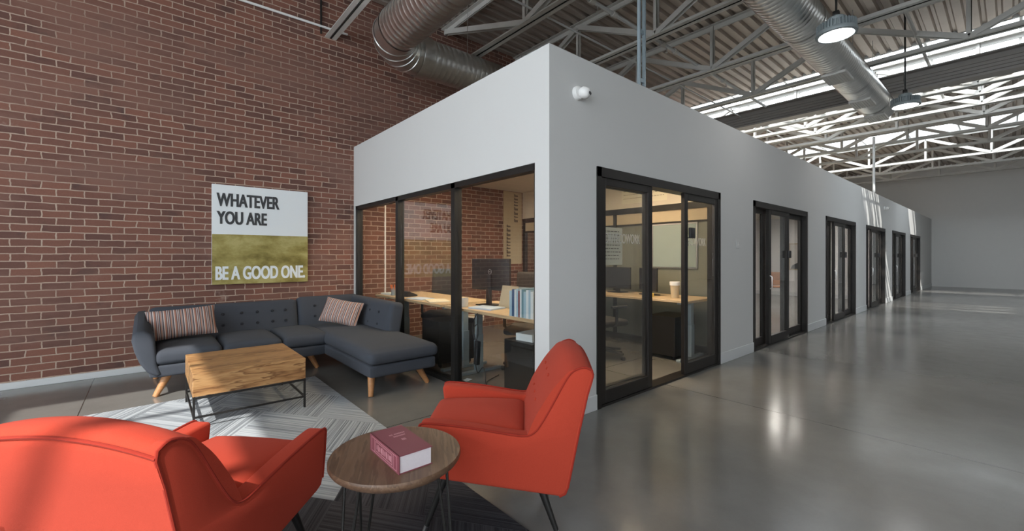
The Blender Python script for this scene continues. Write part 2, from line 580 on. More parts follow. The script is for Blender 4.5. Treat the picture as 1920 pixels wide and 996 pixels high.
    def pillow(self, w, h, t, n=22):
        """A stuffed pillow in the local XZ plane."""
        def grid(s):
            out = []
            for i in range(n + 1):
                row = []
                for j in range(n + 1):
                    u, v = -1 + 2 * i / n, -1 + 2 * j / n
                    pin = 1 - 0.07 * (1 - u * u) * abs(v) ** 3, 1 - 0.05 * (1 - v * v) * abs(u) ** 3
                    k = (max(0, 1 - u ** 4) * max(0, 1 - v ** 4)) ** 0.55
                    row.append(Vector((u * w / 2 * pin[1], s * t / 2 * k, v * h / 2 * pin[0])))
                out.append(row)
            return out
        for s in (-1, 1):
            g = grid(s)
            vs = [[self.bm.verts.new(p) for p in row] for row in g]
            for i in range(n):
                for j in range(n):
                    q = (vs[i][j], vs[i + 1][j], vs[i + 1][j + 1], vs[i][j + 1])
                    self.bm.faces.new(q if s < 0 else q[::-1])
        bmesh.ops.remove_doubles(self.bm, verts=self.bm.verts, dist=1e-5)
        return self

    def xform(self, m):
        bmesh.ops.transform(self.bm, matrix=m, verts=self.bm.verts)
        return self


def obj(name, b, mat, parent=None, loc=(0, 0, 0), rot=(0, 0, 0), sharp=35):
    me = bpy.data.meshes.new(name)
    b.bm.to_mesh(me)
    b.bm.free()
    for p in me.polygons:
        p.use_smooth = True
    me.set_sharp_from_angle(angle=R(sharp))
    me.materials.append(M[mat] if isinstance(mat, str) else mat)
    o = bpy.data.objects.new(name, me)
    COL.objects.link(o)
    o.location, o.rotation_euler = loc, rot
    if parent is not None:
        o.parent = parent
    return o


def tag(o, label, cat, group=None):
    o['label'], o['category'] = label, cat
    if group:
        o['group'] = group
    return o


def thing(name, label, cat, loc=(0, 0, 0), rz=0.0, group=None):
    o = bpy.data.objects.new(name, None)
    COL.objects.link(o)
    o.location, o.rotation_euler = loc, (0, 0, rz)
    o.empty_display_size = 0.1
    return tag(o, label, cat, group)


def struct(name, b, mat, parent=None, **kw):
    o = obj(name, b, mat, parent, **kw)
    if parent is None:
        o['kind'] = 'structure'
    return o


def dup(src, loc, rz, label, group=None):
    r = src.copy()
    COL.objects.link(r)
    r.location, r.rotation_euler = loc, (0, 0, rz)
    r['label'] = label
    if group:
        r['group'] = group
    for ch in list(src.children):
        c = ch.copy()
        COL.objects.link(c)
        c.parent = r
        for g in list(ch.children):
            d = g.copy()
            COL.objects.link(d)
            d.parent = c
    return r


def letters(name, body, x0, x1, z0, z1, mat, parent=None, depth=0.002, y=0.0, mirror=False, bold=0.0, fat=0.0, loc=(0, 0, 0), rot=(0, 0, 0)):
    """Flat lettering in the local XZ plane, fitted to the rectangle x0..x1, z0..z1, facing -Y."""
    cu = bpy.data.curves.new(name, 'FONT')
    cu.body = body
    cu.extrude = 0.01
    cu.offset = bold
    t = bpy.data.objects.new(name + '_source', cu)
    COL.objects.link(t)
    bpy.context.view_layer.update()
    dg = bpy.context.evaluated_depsgraph_get()
    me = bpy.data.meshes.new_from_object(t.evaluated_get(dg))
    bpy.data.objects.remove(t)
    bpy.data.curves.remove(cu)
    xs = [v.co.x for v in me.vertices]
    ys = [v.co.y for v in me.vertices]
    ax, bx, ay, by = min(xs), max(xs), min(ys), max(ys)
    for v in me.vertices:
        fx = (v.co.x - ax) / (bx - ax)
        fz = (v.co.y - ay) / (by - ay)
        v.co = (x0 + fx * (x1 - x0), y - (depth if v.co.z > 0 else 0.0), z0 + fz * (z1 - z0))
    if fat:                                        # heavier strokes: the same outlines again, a little to either side
        fb = bmesh.new()
        for dx in (-fat, 0.0, fat):
            k = len(fb.verts)
            fb.from_mesh(me)
            fb.verts.ensure_lookup_table()
            for v in fb.verts[k:]:
                v.co.x += dx
                v.co.y -= (dx + fat) / fat * 0.0005
        fb.to_mesh(me)
        fb.free()
    me.materials.clear()
    me.materials.append(M[mat])
    o = bpy.data.objects.new(name, me)
    COL.objects.link(o)
    o.location, o.rotation_euler = loc, rot
    if parent is not None:
        o.parent = parent
    return o


# ------------------------------------------------------------------ structure: hall shell
T = 0.25
struct('floor', B().box(XL - T, XR + T, YB - T, YF + T, -0.12, 0.0), 'concrete')
struct('wall_brick', B().box(XL - T, XR + T, YF, YF + T, 0.0, ROOF + 0.35), 'brick')


def holed(axis, c0, c1, a0, a1, z0, z1, holes):
    """A wall slab with rectangular openings. axis 'x': slab is thin in x and runs along y; 'y': the reverse. holes: (a0, a1, z0, z1)."""
    b = B()

    def put(p, q, lo, hi):
        if q - p > 1e-4 and hi - lo > 1e-4:
            if axis == 'x':
                b.box(c0, c1, p, q, lo, hi)
            else:
                b.box(p, q, c0, c1, lo, hi)
    cur = a0
    for h in sorted(holes):
        put(cur, h[0], z0, z1)
        put(h[0], h[1], z0, h[2])
        put(h[0], h[1], h[3], z1)
        cur = h[1]
    put(cur, a1, z0, z1)
    return b


struct('wall_left', holed('x', XL - T, XL, YB - T, YF, 0.0, ROOF + 0.35, [WIN_L]), 'white')
struct('wall_back', holed('y', YB - T, YB, XL, XR, 0.0, ROOF + 0.35, [WIN_B]), 'girder')
struct('wall_far', holed('x', XR, XR + T, YB - T, YF, 0.0, ROOF + 0.35, []), 'white')


def big_window(name, axis, c, a0, a1, z0, z1, na, nz):
    b = B()
    w = 0.035

    def bar(p, q, lo, hi):
        if axis == 'x':
            b.box(c - 0.05, c + 0.05, p, q, lo, hi)
        else:
            b.box(p, q, c - 0.05, c + 0.05, lo, hi)
    for i in range(na + 1):
        a = a0 + (a1 - a0) * i / na
        a = min(max(a, a0 + w), a1 - w)
        bar(a - w, a + w, z0, z1)
    for i in range(nz + 1):
        z = z0 + (z1 - z0) * i / nz
        z = min(max(z, z0 + w), z1 - w)
        bar(a0, a1, z - w, z + w)
    f = struct(name, b, 'bronze')
    g = B().box(c - 0.004, c + 0.004, a0, a1, z0, z1) if axis == 'x' else B().box(a0, a1, c - 0.004, c + 0.004, z0, z1)
    struct('pane', g, 'roofglass', f)
    return f


big_window('window_2', 'x', XL - 0.12, *WIN_L, 9, 3)
big_window('window_3', 'y', YB - 0.12, *WIN_B, 9, 3)

# corrugated roof deck, its ribs running away along the brick wall
deck = B()
PITCH = 0.18
prof = []
y = YB - 0.2
while y < YF + 0.2:
    prof += [(y, 0.0), (y + 0.095, 0.0), (y + 0.118, 0.052), (y + 0.157, 0.052)]
    y += PITCH
spans = [XL - T] + [e for s in SKY for e in s[:2]] + [XR + T]
for i in range(0, len(spans), 2):
    lo = [deck.bm.verts.new((spans[i], p[0], ROOF + p[1])) for p in prof]
    hi = [deck.bm.verts.new((spans[i + 1], p[0], ROOF + p[1])) for p in prof]
    for k in range(len(prof) - 1):
        deck.bm.faces.new((lo[k], lo[k + 1], hi[k + 1], hi[k]))
    deck.box(spans[i], spans[i + 1], YB - 0.2, YF + 0.2, ROOF + 0.08, ROOF + 0.2)
deck.box(SKY[0][0], SKY[0][1], SKY[0][3], YF + 0.2, ROOF, ROOF + 0.2)
struct('ceiling', deck, 'deck', sharp=20)
for n, (a, b, ya_, yb_) in enumerate(SKY):
    f = B()
    for e in (a, b):
        f.box(e - 0.03, e + 0.03, ya_, yb_, ROOF, ROOF + 0.3)
    yy = ya_ + 0.9
    while yy < yb_:
        f.box(a, b, yy - 0.02, yy + 0.02, ROOF + 0.08, ROOF + 0.16)
        yy += 1.2
    s = struct('window_%d' % (4 + n), f, 'trimp')
    struct('pane', B().box(a + 0.03, b - 0.03, ya_, yb_, ROOF + 0.17, ROOF + 0.18), 'roofglass', s)

# ------------------------------------------------------------------ structure: the white office box
AX, BY, TOP, CEIL, WT = 2.41, 2.375, 3.04, 2.67, 0.12
DOORS = [3.0, 6.5, 10.11, 13.68, 17.26, 20.84]
DW, DH = 2.44, 2.145
WY0, WY1, WZ0, WZ1 = 2.54, 6.56, 0.0, 2.12
struct('wall_lounge', holed('x', AX, AX + WT, BY + WT, YF, 0.0, TOP, [(WY0, WY1, WZ0, WZ1)]), 'wallp')
struct('wall_corridor', holed('y', BY, BY + WT, AX, XR, 0.0, TOP, [(d, d + DW, 0.0, DH) for d in DOORS]), 'wallp')
struct('ceiling_office', B().box(AX + WT, XR, BY + WT, YF, CEIL, CEIL + 0.1), 'cream')
bb = B()
edges = [AX - 0.012] + [e for d in DOORS for e in (d, d + DW)] + [XR]
for i in range(0, len(edges), 2):
    bb.box(edges[i], edges[i + 1], BY - 0.012, BY, 0.0, 0.135, 0.003, 1)
bb.box(AX - 0.012, AX, BY - 0.012, WY0, 0.0, 0.135, 0.003, 1)
struct('baseboard_corridor', bb, 'trimp')
struct('baseboard_brick', B().box(XL, AX, YF - 0.016, YF, 0.0, 0.07, 0.003, 1), 'trimp')

# window into the corner office
fr = B()
F0, F1 = AX + 0.015, AX + 0.105
fr.box(F0, F1, WY0, WY0 + 0.025, WZ0, WZ1)
fr.box(F0, F1, WY1 - 0.06, WY1, WZ0, WZ1)
fr.box(F0, F1, WY0, WY1, WZ1 - 0.055, WZ1)
fr.box(F0, F1, WY0, WY1, WZ0, WZ0 + 0.045)
MULL = (3.80, 5.13)
for mY in MULL:
    fr.box(F0, F1, mY - 0.03, mY + 0.04, WZ0, WZ1)
w1 = struct('window_1', fr, 'black')
ys = [WY0 + 0.025, MULL[0] - 0.03, MULL[0] + 0.04, MULL[1] - 0.03, MULL[1] + 0.04, WY1 - 0.06]
for i in range(0, 6, 2):
    struct('pane', B().box(AX + 0.055, AX + 0.063, ys[i], ys[i + 1], WZ0 + 0.045, WZ1 - 0.055), 'glass', w1)


def sash(parent, name, x0, x1, yc, st=0.075, top=0.07, bot=0.12, right=None):
    z0, z1 = 0.025, DH - 0.085
    b = B()
    r = right or st
    b.box(x0, x0 + st, yc - 0.022, yc + 0.022, z0, z1, 0.003, 1)
    b.box(x1 - r, x1, yc - 0.022, yc + 0.022, z0, z1, 0.003, 1)
    b.box(x0 + st, x1 - r, yc - 0.022, yc + 0.022, z1 - top, z1, 0.003, 1)
    b.box(x0 + st, x1 - r, yc - 0.022, yc + 0.022, z0, z0 + bot, 0.003, 1)
    o = struct(name, b, 'bronze', parent)
    struct('pane', B().box(x0 + st, x1 - r, yc - 0.004, yc + 0.004, z0 + bot, z1 - top), 'glass', o)
    return o


for n, d in enumerate(DOORS):
    b = B()
    b.box(d, d + 0.06, BY - 0.012, BY + WT + 0.01, 0.0, DH)
    b.box(d + DW - 0.06, d + DW, BY - 0.012, BY + WT + 0.01, 0.0, DH)
    b.box(d, d + DW, BY - 0.012, BY + WT + 0.01, DH - 0.085, DH)
    b.box(d, d + DW, BY - 0.004, BY + WT + 0.01, 0.0, 0.022)
    dr = struct('door_%d' % (n + 1), b, 'bronze')
    if n == 0:                                     # this one stands open, its leaf slid behind the first panel
        s0 = d + 0.13
        sash(dr, 'fixed_panel', d + 0.06, d + 0.90, BY + 0.022)
        sp = sash(dr, 'sliding_panel', s0, s0 + 0.82, BY + 0.085)
    else:
        s0 = d + 0.60
        sash(dr, 'fixed_panel', d + 0.06, d + 0.66, BY + 0.085, right=0.12)
        sp = sash(dr, 'sliding_panel', s0, s0 + 0.90, BY + 0.022, st=0.10)
    h = B()
    hx = s0 + 0.80 if n == 0 else s0 + 0.05
    hy = 0.035 if n == 0 else -0.028
    h.tube([(hx, BY + hy + 0.03, 0.86), (hx, BY + hy, 0.88), (hx, BY + hy, 1.04), (hx, BY + hy + 0.03, 1.06)], 0.009, 8)
    struct('handle', h, 'steel', sp)
    fp = sash(dr, 'fixed_panel', d + (1.56 if n == 0 else 1.41), d + DW - 0.06, BY + (0.022 if n == 0 else 0.085))
    lx, lz = (d + 1.695, 1.617) if n == 0 else (d + 1.46, 1.385)
    lk = struct('card_lock', B().box(lx - 0.055, lx + 0.055, BY - 0.03, BY + 0.0, lz - 0.06, lz + 0.06, 0.008), 'blackp', dr)
    if n == 0:
        letters('lettering', 'DRIVECOWORK', d + 0.148, d + 0.70, 1.472, 1.565, 'letter', dr, 0.0015, BY + 0.016)
        letters('lettering', 'ECOWORK', d + 1.66, d + 2.10, 1.475, 1.568, 'letter', dr, 0.0015, BY + 0.016)

# partitions inside the box
pf = B()
PX = 5.95
pf.box(PX - 0.04, PX + 0.04, BY + WT, YF, 2.04, 2.13)
pf.box(PX - 0.04, PX + 0.04, BY + WT, YF, 0.0, 0.09)
for py in (2.53, 4.30, 5.10, 5.95, 6.56):
    pf.box(PX - 0.04, PX + 0.04, py - 0.03, py + 0.03, 0.0, 2.13)
pf.box(PX - 0.03, PX + 0.03, BY + WT, YF, 1.84, 1.87)
part = struct('wall_partition', pf, 'black')
struct('upper_panel', B().box(PX - 0.02, PX + 0.02, BY + WT, YF, 1.87, 2.04), 'tan', part)
struct('lower_panel', B().box(PX - 0.02, PX + 0.02, BY + WT, 5.10, 0.09, 1.84), 'greenp', part)
struct('pane', B().box(PX - 0.004, PX + 0.004, 5.10, YF, 0.09, 1.84), 'glass', part)
wb = thing('whiteboard', 'pale green-white board on the office partition above the desk, seen through the open door', 'whiteboard', (PX - 0.021, 3.25, 1.52))
obj('board', B().box(-0.018, -0.001, -0.34, 0.34, -0.33, 0.30, 0.003, 1), 'boardw', wb)
obj('frame', B().box(-0.022, -0.001, -0.36, 0.36, -0.35, -0.33, 0.002, 1).box(-0.022, -0.001, -0.36, 0.36, 0.30, 0.32, 0.002, 1).box(-0.022, -0.001, -0.36, -0.34, -0.34, 0.31).box(-0.022, -0.001, 0.34, 0.36, -0.34, 0.31), 'steel', wb)
struct('wall_over_partition', B().box(PX - 0.04, PX + 0.04, BY + WT, YF, 2.13, CEIL), 'cream')
struct('wall_end_partition', B().box(16.85, 16.95, BY + WT, YF, 0.0, CEIL), 'white')
struct('baseboard_end_partition', B().box(16.838, 16.85, BY + WT, YF, 0.0, 0.12), 'trimp')

# ------------------------------------------------------------------ roof steel
WEB_Z0, WEB_Z1 = 4.60, ROOF


def joist(x, node, label, ya=YB, yb=YF, step=1.5):
    j = thing('roof_joist', label, 'roof joist', (x, 0, 0), 0, 'open-web steel joists under the roof deck')

    def chord(z, up):
        b = B()
        for s in (-1, 1):
            b.box(s * 0.008, s * 0.082, ya, yb, z, z + 0.009)
            b.box(s * 0.008, s * 0.016, ya, yb, min(z, z + up), max(z + 0.009, z + up))
        return b
    obj('bottom_chord', chord(WEB_Z0, 0.075), 'joist', j)
    obj('top_chord', chord(WEB_Z1 - 0.012, -0.075), 'joist', j)
    k0 = math.ceil((ya - node) / step)
    k1 = math.floor((yb - node) / step)
    for k in range(k0, k1 + 1):
        yk = node + step * k
        b = B()
        b.box(-0.032, 0.032, yk - 0.030, yk - 0.022, WEB_Z0 + 0.01, WEB_Z1 - 0.01)
        b.box(-0.032, -0.024, yk - 0.030, yk + 0.030, WEB_Z0 + 0.01, WEB_Z1 - 0.01)
        b.box(0.024, 0.032, yk - 0.030, yk + 0.030, WEB_Z0 + 0.01, WEB_Z1 - 0.01)
        obj('web_post', b, 'joist', j) if not (step > 2 and k % 2) else b.bm.free()
        if k < k1:
            za, zb = (WEB_Z0 + 0.04, WEB_Z1 - 0.05) if k % 2 == 0 else (WEB_Z1 - 0.05, WEB_Z0 + 0.04)
            p, q = Vector((0, yk, za)), Vector((0, yk + step, zb))
            d = (q - p).normalized()
            nrm = Vector((0, -d.z, d.y))
            bb_ = B()
            w = 0.040
            vs = [(p + nrm * s * w) for s in (-1, 1)] + [(q + nrm * s * w) for s in (1, -1)]
            bb_.prism([(v.y, v.z) for v in vs], 'x', 0.034, 0.042)
            bb_.prism([(v.y, v.z) for v in vs], 'x', -0.042, -0.034)
            obj('web_diagonal', bb_, 'joist', j)
    return j


JO = [(2.06, 4.45, 'grey steel roof joist ending above the sofa corner, first of the row'),
      (4.04, 4.45, 'grey steel roof joist passing just behind the front corner of the white office box'),
      (5.72, 3.42, 'grey steel roof joist in front of the second visible bay, third from the sofa'),
      (7.54, 3.42, 'grey steel roof joist fourth from the sofa end, beyond the paired posts'),
      (9.36, 3.42, 'grey steel roof joist fifth from the sofa end, last but one before the skylight'),
      (12.0, 3.42, 'grey steel roof joist silhouetted against the bright skylight, nearer of the two'),
      (12.75, 3.42, 'grey steel roof joist silhouetted against the bright skylight, farther of the two'),
      (13.6, 3.42, 'sunlit steel roof joist at the far edge of the bright skylight'),
      (14.6, 3.42, 'sunlit steel roof joist next beyond the bright skylight'),
      (16.3, 3.42, 'distant steel roof joist holding the roof above the white pipe post'),
      (18.2, 3.42, 'distant steel roof joist at the near edge of the second skylight'),
      (20.2, 3.42, 'distant steel roof joist at the far edge of the second skylight'),
      (22.2, 3.42, 'distant steel roof joist, last but one before the far end wall'),
      (24.4, 3.42, 'distant steel roof joist, last one before the far end wall')]
for a in JO:
    joist(*a, step=2.1 if a[0] < 5 else 1.5)

g = B()
gx, g0, g1 = 11.0, 4.46, 4.84
g.prism([(gx - 0.14, g0), (gx + 0.14, g0), (gx + 0.14, g0 + 0.025), (gx + 0.02, g0 + 0.025), (gx + 0.02, g1 - 0.025), (gx + 0.14, g1 - 0.025), (gx + 0.14, g1),
         (gx - 0.14, g1), (gx - 0.14, g1 - 0.025), (gx - 0.02, g1 - 0.025), (gx - 0.02, g0 + 0.025), (gx - 0.14, g0 + 0.025)], 'y', YB, YF)
for zz in (0.09, 0.15, 0.21, 0.27):
    g.box(gx - 0.05, gx - 0.02, YB, YF, g0 + zz - 0.012, g0 + zz + 0.012)
tag(obj('roof_girder', g, 'girder'), 'deep grey steel girder spanning the hall just in front of the bright skylight', 'girder')


# ------------------------------------------------------------------ ducts
def duct_profile(length, r, pitch=0.085):
    p = [(r, 0.0)]
    s = pitch * 0.5
    while s < length - 0.03:
        p += [(r, s - 0.008), (r + 0.003, s - 0.003), (r + 0.003, s + 0.003), (r, s + 0.008)]
        s += pitch
    p.append((r, length))
    return p


def elbow(c, r, rb, a0, a1, gores=5, seg=48):
    """Gored elbow in a horizontal plane about centre c."""
    b = B()
    rings = []
    for i in range(gores + 1):
        a = a0 + (a1 - a0) * i / gores
        steps = [-0.014, -0.006, 0.006, 0.014] if 0 < i < gores else [0.0]
        for s in steps:
            rr = r + (0.010 if abs(s) < 0.01 and 0 < i < gores else 0.0)
            aa = a + s / rb
            u = Vector((math.cos(aa), math.sin(aa), 0))
            rings.append([b.bm.verts.new(Vector(c) + u * (rb + rr * math.cos(2 * math.pi * k / seg)) + Vector((0, 0, rr * math.sin(2 * math.pi * k / seg)))) for k in range(seg)])
    for A, C in zip(rings, rings[1:]):
        for k in range(seg):
            b.bm.faces.new((A[k], A[(k + 1) % seg], C[(k + 1) % seg], C[k]))
    bmesh.ops.recalc_face_normals(b.bm, faces=list(b.bm.faces))
    return b


DR, DZ = 0.275, 4.27
DXA, DYA, DRB = 2.44, 5.62, 0.52
dt = thing('spiral_duct', 'large galvanised spiral air duct turning a corner beside the brick wall above the sofa', 'duct', (DXA, DYA, DZ))
obj('straight_section', B().lathe(duct_profile(9.0, DR), (0, -DRB - 9.0, 0), 56, 'y'), 'galv', dt)
obj('elbow', elbow((DRB, -DRB, 0), DR + 0.004, DRB, R(180), R(90)), 'galv', dt)
obj('collar', B().lathe([(DR + 0.012, 0), (DR + 0.018, 0.02), (DR + 0.018, 0.16), (DR + 0.012, 0.18)], (DRB - 0.01, 0, 0), 56, 'x'), 'galv', dt)
obj('straight_section', B().lathe(duct_profile(7.0, DR), (DRB, 0, 0), 56, 'x'), 'galv', dt)
for hx_, hy_ in ((DRB + 0.9, 0.0), (0.0, -1.6)):
    hb = B()
    hb.tube([(hx_, hy_ + (0.0 if hx_ else 0.0), DR), (hx_, hy_, ROOF - DZ)], 0.005, 6)
    obj('hanger_rod', hb, 'steel', dt)

D2Y, D2Z, D2R = 1.70, 4.27, 0.245
d2 = thing('spiral_duct', 'galvanised spiral air duct hanging along the corridor with grilles underneath', 'duct', (2.75, D2Y, D2Z))
obj('straight_section', B().lathe(duct_profile(8.25, D2R) + [(0.0, 8.25)], (0, 0, 0), 48, 'x'), 'galv', d2)
for gx_ in (5.1, 6.75, 7.95):
    gb = B()
    pr = [(-0.15, -0.225), (-0.15, -0.262), (0.15, -0.262), (0.15, -0.225)]
    gb.prism([(yy_, zz_) for yy_, zz_ in pr], 'x', gx_ - 0.24, gx_ + 0.24, 0.006, 1)
    for s in range(9):
        gb.box(gx_ - 0.22, gx_ + 0.22, -0.135 + s * 0.033, -0.125 + s * 0.033, -0.268, -0.262)
    obj('grille', gb, 'joist', d2)
for sx_ in (0.85, 3.45, 6.05, 7.6):
    gb = B()
    gb.lathe([(D2R + 0.010, -0.02), (D2R + 0.012, 0.0), (D2R + 0.010, 0.02)], (sx_, 0, 0), 40, 'x')
    gb.tube([(sx_, 0, D2R), (sx_, 0, ROOF - D2Z)], 0.005, 6)
    obj('hanger_strap', gb, 'steel', d2)


# ------------------------------------------------------------------ high-bay lamps
def bay_lamp(loc, label):
    t = thing('high_bay_lamp', label, 'ceiling lamp', loc, 0, 'high-bay lamps over the corridor')
    obj('housing', B().lathe([(0, 0.20), (0.075, 0.20), (0.085, 0.19), (0.085, 0.135), (0.15, 0.13), (0.160, 0.11), (0.160, 0.055), (0.188, 0.045), (0.196, 0.025), (0.192, 0.0), (0.165, -0.006), (0.16, 0.004), (0, 0.006)], seg=56), 'lampgrey', t)
    f = B()
    for k in range(36):
        a = 2 * math.pi * k / 36
        f.box(0.145, 0.186, -0.0045, 0.0045, 0.03, 0.125, rot=Matrix.Rotation(a, 3, 'Z'), piv=(0, 0, 0))
    obj('heat_sink_rib', f, 'lampgrey', t)
    obj('lens', B().lathe([(0, -0.012), (0.10, -0.010), (0.155, -0.003), (0.157, 0.002)], seg=48), 'lens', t)
    h = B()
    h.box(-0.03, 0.03, -0.03, 0.03, 0.20, 0.27, 0.006)
    h.tube([(0, 0, 0.27), (0, 0, ROOF - loc[2])], 0.011, 8)
    h.tube([(0.05, 0, 0.19), (0.07, 0.01, 0.30), (0.035, 0.02, 0.45), (0.012, 0.012, 0.62), (0.012, 0.012, ROOF - loc[2])], 0.005, 6)
    obj('hanging_rod', h, 'black', t)
    return t


bay_lamp((5.89, 1.285, 3.84), 'lit round ribbed high-bay lamp hanging nearest the camera under the corridor duct')
bay_lamp((9.54, 1.15, 3.84), 'lit round high-bay lamp hanging beside the closed far end of the corridor duct')

# conduits and posts
tag(obj('conduit_pipe', B().tube([(0.2, 6.56, 4.715), (2.3, 6.56, 4.725)], 0.017, 8), 'white'), 'thin white conduit running along the top of the brick wall', 'pipe')
c2 = B().tube([(2.2, 4.28, 4.75), (16.0, 4.28, 4.75)], 0.014, 8)
tag(obj('conduit_pipe', c2, 'trimp'), 'thin grey conduit running under the roof deck just behind the office box wall', 'pipe')
c3 = B().tube([(3.0, 3.68, 4.80), (10.8, 3.68, 4.80)], 0.028, 10)
sprink = thing('sprinkler_pipe', 'grey sprinkler pipe with couplings running through the roof joists', 'pipe', (0, 0, 0))
obj('pipe', c3, 'trimp', sprink)
for xx in (4.55, 5.05, 6.35, 6.75, 8.6):
    obj('coupling', B().lathe([(0.028, -0.05), (0.042, -0.045), (0.042, 0.045), (0.028, 0.05)], (xx, 3.68, 4.80), 14, 'x'), 'joist', sprink)
    if xx in (4.55, 6.35, 8.6):
        obj('sprinkler_head', B().lathe([(0.0, -0.11), (0.022, -0.10), (0.022, -0.095), (0.008, -0.09), (0.008, -0.02)], (xx + 0.12, 3.68, 4.80), 10), 'steel', sprink)
c4 = B().tube([(3.2, 1.0, 4.9), (14.0, 1.0, 4.9)], 0.024, 10)
tag(obj('sprinkler_pipe', c4, 'joist'), 'grey pipe running along the roof on the corridor side past the round lamps', 'pipe')
st = B()
for s in (3.815, 3.905):
    st.box(s - 0.011, s + 0.011, 2.46, 2.49, TOP, ROOF)
for k_ in range(5):
    st.box(3.82, 3.90, 2.466, 2.484, TOP + 0.1 + 0.5 * k_, TOP + 0.14 + 0.5 * k_)
tag(obj('channel_post', st, 'bluegrey'), 'upright pair of steel channels rising from the office wall top to the roof', 'post')
tag(obj('pipe_post', B().tube([(15.0, 2.44, TOP), (15.0, 2.44, 4.6)], 0.03, 10), 'trimp'), 'thin white upright pipe on the far part of the office wall top', 'post')
wc = thing('black_cable', 'black cable hanging down the brick wall by the end of the roof joist', 'cable', (1.92, 6.57, 0))
obj('cable', B().tube([(0, 0, 4.62), (0, 0, ROOF)], 0.014, 8), 'black', wc)

# ------------------------------------------------------------------ rug and sign
tag(obj('area_rug', B().box(-1.15, 1.42, 1.0, 5.08, 0.0, 0.006, 0.002, 1), 'rug'), 'striped grey carpet-tile rug, pale by the sofa and charcoal under the round table', 'rug')

SX0, SX1, SZ0, SZ1 = 0.605, 1.733, 0.992, 2.270
SH, SW = SZ1 - SZ0, SX1 - SX0
sg = thing('wall_sign', 'square white and gold wall sign reading WHATEVER YOU ARE BE A GOOD ONE', 'sign', (SX0, YF, SZ0))
YS = -0.045
obj('canvas', B().box(0, SW, YS, -0.005, 0, SH, 0.002, 1), 'signw', sg)
obj('gold_band', B().box(0.0, SW, YS - 0.0015, YS + 0.002, 0.0, SH * 0.503), 'gold', sg)
for body, u0, u1, v0, v1, mt in (('WHATEVER', 0.045, 0.675, 0.083, 0.217, 'signk'), ('YOU ARE', 0.045, 0.54, 0.264, 0.396, 'signk'), ('BE A GOOD ONE.', 0.035, 0.965, 0.818, 0.957, 'signw')):
    letters('lettering', body, u0 * SW, u1 * SW, SH * (1 - v1), SH * (1 - v0), mt, sg, 0.002, YS - 0.001, bold=0.02, fat=0.004)

# ------------------------------------------------------------------ sectional sofa
so = thing('sectional_sofa', 'charcoal grey button-tufted corner sofa with chaise on orange wooden legs', 'sofa', (0, 0, 0))
BZ0, BZ1, CZ = 0.185, 0.30, 0.44
b = B()
b.cushion(0.0, 1.62, 5.28, 6.22, BZ0, BZ1 + 0.01, 0.03, 0, 10)
b.cushion(1.585, 2.30, 3.93, 6.22, BZ0, BZ1 + 0.01, 0.03, 0, 10)
obj('base', b, 'sofa', so)
for x0, x1 in ((0.03, 0.585), (0.585, 1.14), (1.14, 1.64)):
    obj('seat_cushion', B().cushion(x0 + 0.004, x1 - 0.004, 5.265, 6.10, BZ1 + 0.005, CZ, 0.055, 0.035, 14), 'sofa', so)
obj('chaise_cushion', B().cushion(1.575, 2.325, 3.90, 6.10, BZ1 + 0.005, CZ, 0.06, 0.035, 16), 'sofa', so)


def back_panel(x0, x1, zt=0.80):
    """Leaning back cushion along the brick wall, in x0..x1."""
    b = B()
    b.cushion(x0, x1, -0.085, 0.085, 0.0, zt - 0.27, 0.05, 0, 14)
    for v in b.bm.verts:
        if v.co.y < 0:
            u = (v.co.x - x0) / (x1 - x0) * 2 - 1
            w = v.co.z / (zt - 0.27) * 2 - 1
            v.co.y -= 0.03 * max(0, 1 - u * u) ** 0.5 * max(0, 1 - w * w)
    b.xform(Matrix.Translation((0, 6.09, 0.27)) @ Matrix.Rotation(R(-13), 4, 'X'))
    return b


bk = obj('backrest', back_panel(0.0, 1.49, 0.79), 'sofa', so)
bc = obj('backrest', back_panel(1.495, 2.30, 0.815), 'sofa', so)


def side_back():
    b = B()
    b.cushion(-0.085, 0.085, 4.79, 6.2, 0.0, 0.53, 0.05, 0, 14)
    for v in b.bm.verts:
        if v.co.x < 0:
            u = (v.co.y - 4.79) / 1.41 * 2 - 1
            w = v.co.z / 0.53 * 2 - 1
            v.co.x -= 0.03 * max(0, 1 - u * u) ** 0.5 * max(0, 1 - w * w)
    b.xform(Matrix.Translation((2.21, 0, 0.27)) @ Matrix.Rotation(R(9), 4, 'Y'))
    return b


bs = obj('backrest', side_back(), 'sofa', so)


def face_y(z):
    """y of the leaning back's front face at height z."""
    return 6.09 + (z - 0.27) * math.tan(R(13)) - 0.125


def button(parent, p):
    b = B()
    b.lathe([(0, -0.010), (0.012, -0.008), (0.017, 0.0), (0.013, 0.004)], p, 12, 'y')
    obj('button', b, 'sofadark', parent)


for xx in (0.10, 0.29, 0.47, 0.665, 0.855, 1.02, 1.185, 1.335):
    for zz in (0.665, 0.535):
        button(bk, (xx, face_y(zz) + 0.008, zz))
for xx in (1.69, 1.87, 2.04):
    for zz in (0.69, 0.555):
        button(bc, (xx, face_y(zz) + 0.008, zz))
for yy in (5.08, 5.36, 5.64):
    for zz in (0.665, 0.52):
        xb = 2.21 + (zz - 0.27) * math.tan(R(9)) - 0.108
        b = B()
        b.lathe([(0, -0.010), (0.012, -0.008), (0.017, 0.0), (0.013, 0.004)], (xb, yy, zz), 12, 'x')
        obj('button', b, 'sofadark', bs)

